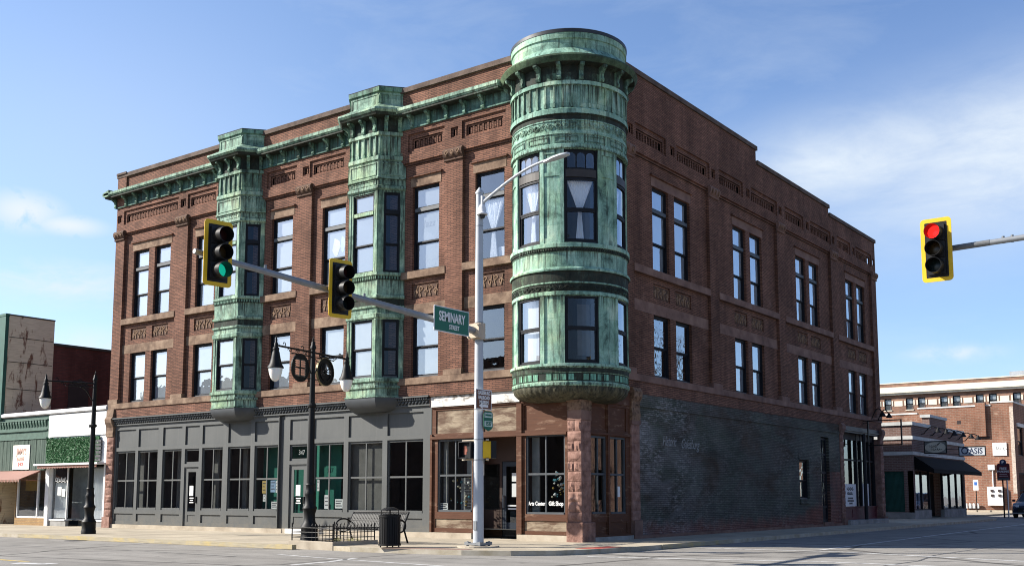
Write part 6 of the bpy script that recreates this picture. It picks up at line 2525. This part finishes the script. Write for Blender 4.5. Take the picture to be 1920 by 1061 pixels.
for z in (2.28, 2.82, 3.62, 4.1, 5.45, 5.95, 8.6):
    m.revolve([(.132-.005*z+.012, z-.012), (.132-.005*z+.016, z-.012), (.132-.005*z+.016, z+.012), (.132-.005*z+.012, z+.012)], (PX, PY), n=18)
m.box(PX-.05, PX+.05, PY-.152, PY-.13, .45, .68)
m.build('strap', GALV, t_)
m = MB()
m.hexa([(PX-.2, PY-.20, 5.5), (PX+.2, PY-.20, 5.5), (PX+.2, PY-.15, 5.5), (PX-.2, PY-.15, 5.5), (PX-.2, PY-.20, 5.9), (PX+.2, PY-.20, 5.9), (PX+.2, PY-.15, 5.9), (PX-.2, PY-.15, 5.9)])
m.hexa([(PX-.19, PY-.26, 5.51), (PX+.19, PY-.26, 5.51), (PX+.19, PY-.21, 5.51), (PX-.19, PY-.21, 5.51), (PX-.19, PY-.26, 5.89), (PX+.19, PY-.26, 5.89), (PX+.19, PY-.21, 5.89), (PX-.19, PY-.21, 5.89)])
m.revolve([(.155, 5.48), (.17, 5.48), (.17, 5.92), (.155, 5.92)], (PX, PY), n=18)
for a in (-.16, .16):
    for z in (5.55, 5.85):
        m.tube([(PX+a, PY-.3, z), (PX+a, PY-.13, z)], .025, 6)
m.build('flange', plain('rusty_tan_flange', (.42, .34, .25), .6, .1), t_)
m = MB()
for y, z in ((-8.35, 5.93), (-11.35, 6.08)):
    m.tube([(PX, y, z+.05), (PX, y, z+.14)], .03, 6)
m.build('clamp', GALV, t_)
m = MB()
pts = [(PX+.08, PY, 9.22)]
for q in range(1, 13):
    u_ = q/12
    pts.append((PX+.08+2.15*u_, PY, 9.22+.80*math.sin(u_*1.45)/math.sin(1.45)))
m.tube(pts, [.045-.012*k/12 for k in range(13)], 10)
m.box(PX-.02, PX+.14, PY-.06, PY+.06, 9.05, 9.42)
lar = m.build('luminaire_arm', POLEP, t_, smooth=True, angle=40)
m = MB()
lx, lz = PX+2.15, 9.99
prof = [(0, .05, .04), (.12, .06, .04), (.3, .12, .042), (.55, .13, .038), (.74, .09, .022), (.78, .03, .01)]
rings = []
for x, w, h in prof:
    rings.append([(lx+x, PY-w, lz+x*.11-.02), (lx+x, PY-w*.7, lz+x*.11+h), (lx+x, PY+w*.7, lz+x*.11+h), (lx+x, PY+w, lz+x*.11-.02), (lx+x, PY+w*.6, lz+x*.11-.045), (lx+x, PY-w*.6, lz+x*.11-.045)])
fs = []
for i in range(len(rings)-1):
    for k in range(6):
        fs.append((i*6+k, i*6+(k+1) % 6, (i+1)*6+(k+1) % 6, (i+1)*6+k))
fs += [tuple(range(6)), tuple(30+k for k in range(6))]
m.faces([p for r_ in rings for p in r_], fs)
m.build('luminaire', POLEP, lar, smooth=True, recalc=True, angle=50)
c_ = thing('security_camera', 'white dome camera fixed high on the traffic signal pole', 'camera', (PX+.17, PY-.1, 8.8))
m = MB()
m.tube([(PX+.05, PY-.05, 9.12), (PX+.17, PY-.1, 9.12)], .03, 6)
m.revolve([(0, 9.16), (.06, 9.15), (.10, 9.06), (.11, 8.94), (.15, 8.90), (.15, 8.87), (0, 8.87)], (PX+.17, PY-.1), n=18)
m.build('housing', WHITE, c_, smooth=True, angle=40)
m = MB()
m.revolve([(.09, 8.87), (.085, 8.82), (.05, 8.77), (0, 8.755)], (PX+.17, PY-.1), n=16)
m.build('dome', CARG, c_, smooth=True)
# signs on the pole
FS = Fr((PX+.2, 0), (0, 1))
s_ = thing('street_sign', 'green SEMINARY STREET name sign hanging on the mast arm', 'sign', (PX+.2, -5.1, 5.5))
m = MB()
m.plate(FS, [(-6.06, 5.49), (-6.04, 5.47), (-4.67, 5.47), (-4.65, 5.49), (-4.65, 6.10), (-4.67, 6.12), (-6.04, 6.12), (-6.06, 6.10)], -.015, 0)
m.build('border', WHITE, s_)
m = MB()
m.plate(FS, [(-6.035, 5.495), (-4.675, 5.495), (-4.675, 6.095), (-6.035, 6.095)], 0, .004)
m.build('panel', plain('sign_green', (.006, .105, .058), .5, var=.06), s_)
letters('lettering', 'SEMINARY', .34, PAPER, s_, FS, -5.355, 5.86, .008, sx=.66, bold=.008)
letters('lettering', 'STREET', .16, PAPER, s_, FS, -5.27, 5.62, .008, sx=.78, bold=.003)
m = MB()
m.fbox(FS, -5.75, -5.65, -.2, -.015, 5.70, 5.95, True)
m.fbox(FS, -5.0, -4.9, -.2, -.015, 5.70, 5.95, True)
m.build('bracket', GALV, s_)
FS2 = Fr((PX+.19, 0), (0, 1))
s_ = thing('museum_sign', 'brown GALESBURG RAILROAD MUSEUM arrow sign on the traffic signal pole', 'sign', (PX+.2, -4.0, 3.6))
m = MB()
m.plate(FS2, [(-4.34, 3.60), (-3.66, 3.60), (-3.66, 4.14), (-4.34, 4.14)], -.01, 0)
m.build('border', WHITE, s_)
m = MB()
m.plate(FS2, [(-4.315, 3.625), (-3.685, 3.625), (-3.685, 4.115), (-4.315, 4.115)], 0, .004)
m.build('panel', plain('sign_brown', (.115, .040, .016), .5, var=.05), s_)
for q, tx in enumerate(('GALESBURG', 'RAILROAD', 'MUSEUM')):
    letters('lettering', tx, .13, PAPER, s_, FS2, -4.0, 4.04-q*.125, .008, sx=.76, bold=.004)
m = MB()
m.plate(FS2, [(-4.22, 3.70), (-4.06, 3.78), (-4.06, 3.735), (-3.82, 3.735), (-3.82, 3.665), (-4.06, 3.665), (-4.06, 3.62)], .004, .008)
m.build('arrow', PAPER, s_)
s_ = thing('route_sign', 'small green and white route marker below the brown museum sign', 'sign', (PX+.2, -3.85, 3.05))
m = MB()
m.plate(FS2, [(-4.0, 3.16), (-3.95, 3.10), (-3.80, 3.04), (-3.65, 3.10), (-3.60, 3.16), (-3.60, 3.52), (-3.68, 3.575), (-3.92, 3.575), (-4.0, 3.52)], -.01, 0)
m.build('plate', MATS['sign_green'], s_)
m = MB()
m.fbox(FS2, -3.97, -3.63, 0, .004, 3.40, 3.53)
m.fbox(FS2, -3.97, -3.63, 0, .004, 3.16, 3.31)
m.build('white_band', plain('pale_green_white', (.42, .52, .46), .6), s_)
letters('lettering', '1537', .14, MATS['sign_green'], s_, FS2, -3.80, 3.235, .008, sx=.9, bold=.003)
m = MB()
m.fbox(FS2, -3.93, -3.67, .004, .008, 3.44, 3.49)
m.build('small_lettering', MATS['sign_green'], s_)


# ------------------------------------------------------------------ signal heads
def lens_mat(name, col, e):
    return plain(name, col, .25, var=.05, emit=col if e else None, es=e)


LM = {'red': lens_mat('lit_red_lens', (.95, .01, .008), 1.6), 'green': lens_mat('lit_green_lens', (.006, .30, .20), 0.55),
      'off_red': plain('dark_red_lens', (.035, .008, .008), .3), 'off_amber': plain('dark_amber_lens', (.05, .03, .012), .3), 'off_green': plain('dark_green_lens', (.012, .022, .022), .3)}


def signal_head(label, loc, rot, lit, group):
    t_ = thing('traffic_light', label, 'traffic light', loc, group, local=True)
    f = Fr((0, 0), (1, 0))
    hw, hh = .31, .67

    def rr(w, h, r):
        o = []
        for cx, cz, a0 in ((w-r, h-r, 0), (-w+r, h-r, 90), (-w+r, -h+r, 180), (w-r, -h+r, 270)):
            for k in range(6):
                a = RAD(a0+18*k)
                o.append((cx+r*math.cos(a), cz+r*math.sin(a)))
        return o
    out, inn = rr(hw, hh, .08), rr(hw-.085, hh-.085, .015)
    m = MB()
    n = len(out)
    for i in range(n):
        j = (i+1) % n
        m.hexa([f.p(out[i][0], .0, out[i][1]), f.p(inn[i][0], .0, inn[i][1]), f.p(inn[i][0], -.012, inn[i][1]), f.p(out[i][0], -.012, out[i][1]),
                f.p(out[j][0], .0, out[j][1]), f.p(inn[j][0], .0, inn[j][1]), f.p(inn[j][0], -.012, inn[j][1]), f.p(out[j][0], -.012, out[j][1])])
    m.build('yellow_border', YELLOW, t_)
    m = MB()
    m.plate(f, inn, -.012, -.002)
    m.build('backplate', SIGNAL, t_)
    m = MB()
    for k in range(3):
        z = (1-k)*.355
        m.fbox(f, -.178, .178, -.2, .05, z-.172, z+.172, True)
    m.build('housing', plain('signal_housing', (.014, .014, .015), .45) if 'signal_housing' not in MATS else MATS['signal_housing'], t_)
    for k, (nm, off) in enumerate((('red', 'off_red'), ('amber', 'off_amber'), ('green', 'off_green'))):
        z = (1-k)*.355
        m = MB()
        m.revolve([(0, .03), (.08, .025), (.15, .0)], n=20)
        m.v = [(x, -.05-zz, z+y) for x, y, zz in m.v]
        m.build('lens', LM[nm] if nm == lit else LM[off], t_, smooth=True)
        m = MB()
        R0, Lv = .160, .30
        nn = 24
        a0, a1 = -90, 270
        b_ = []
        for q in range(nn+1):
            a = RAD(a0+(a1-a0)*q/nn)
            c_, sn = math.cos(a), math.sin(a)
            ln = Lv*(.90+.10*max(0, (sn+.75)/1.75))
            b_ += [(R0*c_, -.05, z+R0*sn), (R0*c_, -.05-ln, z+R0*sn-.02), ((R0-.008)*c_, -.05-ln, z+(R0-.008)*sn-.02), ((R0-.008)*c_, -.05, z+(R0-.008)*sn)]
        fs = []
        for q in range(nn):
            for e in range(3):
                fs.append((q*4+e, (q+1)*4+e, (q+1)*4+e+1, q*4+e+1))
        m.faces(b_, fs)
        m.build('visor', SIGNAL, t_, smooth=True, angle=40)
    m = MB()
    m.box(-.04, .04, .17, .30, -.1, .1)
    m.build('mount', GALV, t_)
    t_.rotation_euler = (0, 0, rot)
    return t_


SA = RAD(80)
G1 = 'traffic lights with yellow bordered backplates'
signal_head('traffic light showing green at the outer end of the mast arm', (PX+.30, -12.82, 6.16), SA, 'green', G1)
signal_head('unlit looking traffic light midway along the mast arm', (PX+.30, -9.42, 5.98), SA, None, G1)
signal_head('traffic light showing red against the sky on its own arm', (11.02, -3.45, 6.42), RAD(0), 'red', G1)
t_ = thing('traffic_signal_pole', 'gray mast arm reaching in toward the red traffic light', 'traffic pole', (18.2, -3.15, 0))
m = MB()
m.tube([(11.2, -3.15, 6.47), (13.2, -3.15, 6.52), (18.2, -3.15, 6.55)], [.055, .065, .10], 12)
m.build('mast_arm', GALV, t_, smooth=True)
m = MB()
m.tube([(11.05, -3.15, 6.468), (12.0, -3.15, 6.492)], .063, 12)
for x in (12.25, 12.42):
    m.tube([(x, -3.15, 6.44), (x, -3.15, 6.585)], .03, 8)
m.build('sleeve', plain('dark_gray_sleeve', (.10, .105, .11), .5), t_)
m = MB()
m.revolve([(.17, 0), (.12, 8.0), (0, 8.1)], (18.2, -3.15), n=16)
m.build('pole', POLEP, t_, smooth=True)


def ped(label, loc, rot):
    t_ = thing('pedestrian_signal', label, 'walk signal', loc, 'pedestrian signals on the corner pole', local=True)
    m = MB()
    m.box(-.23, .23, -.02, .20, -.22, .22)
    m.build('housing', YELLOW, t_, bevel=.02)
    m = MB()
    f = Fr((0, -.02), (1, 0))
    for a0, a1, z0, z1 in ((-.24, .24, .20, .23), (-.24, .24, -.23, -.20), (-.24, -.21, -.20, .20), (.21, .24, -.20, .20)):
        m.fbox(f, a0, a1, 0, .14, z0, z1)
    m.quad(f, -.21, .21, -.20, .20, .03)
    m.build('visor', SIGNAL, t_)
    m = MB()
    m.fbox(f, -.13, -.02, .031, .036, -.12, .02)
    for k in range(4):
        m.fbox(f, -.13+k*.03, -.108+k*.03, .031, .036, .02, .10+.02*(1 if k in (1, 2) else 0))
    m.fbox(f, -.02, .01, .031, .036, -.05, .04)
    m.build('hand_symbol', plain('dim_orange_hand', (.17, .045, .025), .6) if 'dim_orange_hand' not in MATS else MATS['dim_orange_hand'], t_)
    m = MB()
    m.box(-.30, .34, .04, .12, .235, .275)
    m.box(-.30, .34, .04, .12, -.275, -.235)
    m.build('bracket', CONC if False else plain('pale_bracket', (.34, .30, .24), .7) if 'pale_bracket' not in MATS else MATS['pale_bracket'], t_)
    t_.rotation_euler = (0, 0, rot)


ped('yellow walk signal left of the gray pole, orange hand toward the street', (PX-.36, PY+.02, 2.55), RAD(-8))
ped('yellow walk signal right of the gray pole, seen from its back', (PX+.16, PY+.30, 2.55), RAD(128))

# ------------------------------------------------------------------ the other side of both streets (seen in the windows' reflections)
OPB = brick('opposite_brick', (0.16, 0.09, 0.065), (0.12, 0.07, 0.05), (0.1, 0.08, 0.07), .24, .08, .01, .3)
for i, (x0, x1, h, lab) in enumerate(((-120, -84, 10.5, 'long low brick building mirrored in the leftmost shop windows'), (-84, -58, 12.5, 'brick building mirrored in the gray storefront windows'),
                                      (-58, -40, 9.5, 'lower brick building mirrored in the windows by the walk signals'), (-40, -14, 12.2, 'brick building mirrored in the gift shop window'))):
    t_ = thing('opposite_building', lab, 'building', ((x0+x1)/2, -48, 0), 'buildings across the main street')
    f = Fr((0, -42), (-1, 0))
    m = MB()
    hs = []
    a = -x1+1.2
    while a < -x0-2.4:
        for z in (5.2, 8.2):
            if z+1.9 < h:
                hs.append((a, a+1.2, z, z+1.9, .2, True))
        hs.append((a, a+1.9, .7, 3.2, .2, True))
        a += 2.6
    m.wall(f, -x1, -x0, -.1, h, 0, hs)
    m.box(x0, x1, -58, -42.3, -.1, h-.4)
    m.build('wall', OPB, t_)
    m = MB()
    m.fbox(f, -x1, -x0, -.4, .3, h, h+.35)
    m.build('cornice', COPING, t_)
t_ = thing('opposite_building', 'low brick building added across the side street to cut sky light, mirrored in the lower side windows', 'building', (30, 40, 0))  # added out of view to hold sky light off the side front
f = Fr((24, 0), (0, -1))
m = MB()
m.wall(f, -80, -14, -.1, 7.5, 0, [(-78+k*4, -75.6+k*4, 1, 3.2, .2, True) for k in range(15)])
m.box(24.2, 40, 14, 80, -.1, 7.2)
m.build('wall', OPB, t_)
t_ = thing('bare_tree', 'leafless street tree mirrored in the second floor side windows', 'tree', (14.5, 31.5, -.1))
tr, br = MB(), MB()


def grow(p, d, r, L, lev):
    q = p+d*L
    (tr if lev == 0 else br).tube([p, p+d*L*.5+Vector((rnd.uniform(-.1, .1), rnd.uniform(-.1, .1), 0))*L*.3, q], [r, r*.85, r*.7], 6 if lev < 3 else 4, False)
    if lev == 5:
        return
    for k in range(3 if lev < 4 else 2):
        nd = (d+Vector((rnd.uniform(-1, 1), rnd.uniform(-1, 1), rnd.uniform(-.25, .8)))*.75).normalized()
        grow(q if k else p+d*L*.7, nd, r*.6, L*rnd.uniform(.62, .85), lev+1)


grow(Vector((14.5, 31.5, -.1)), Vector((0, 0, 1)), .22, 4.0, 0)
BARK = plain('bark', (.022, .020, .018), .9)
tr.build('trunk', BARK, t_)
br.build('branches', BARK, t_)

bpy.context.view_layer.update()
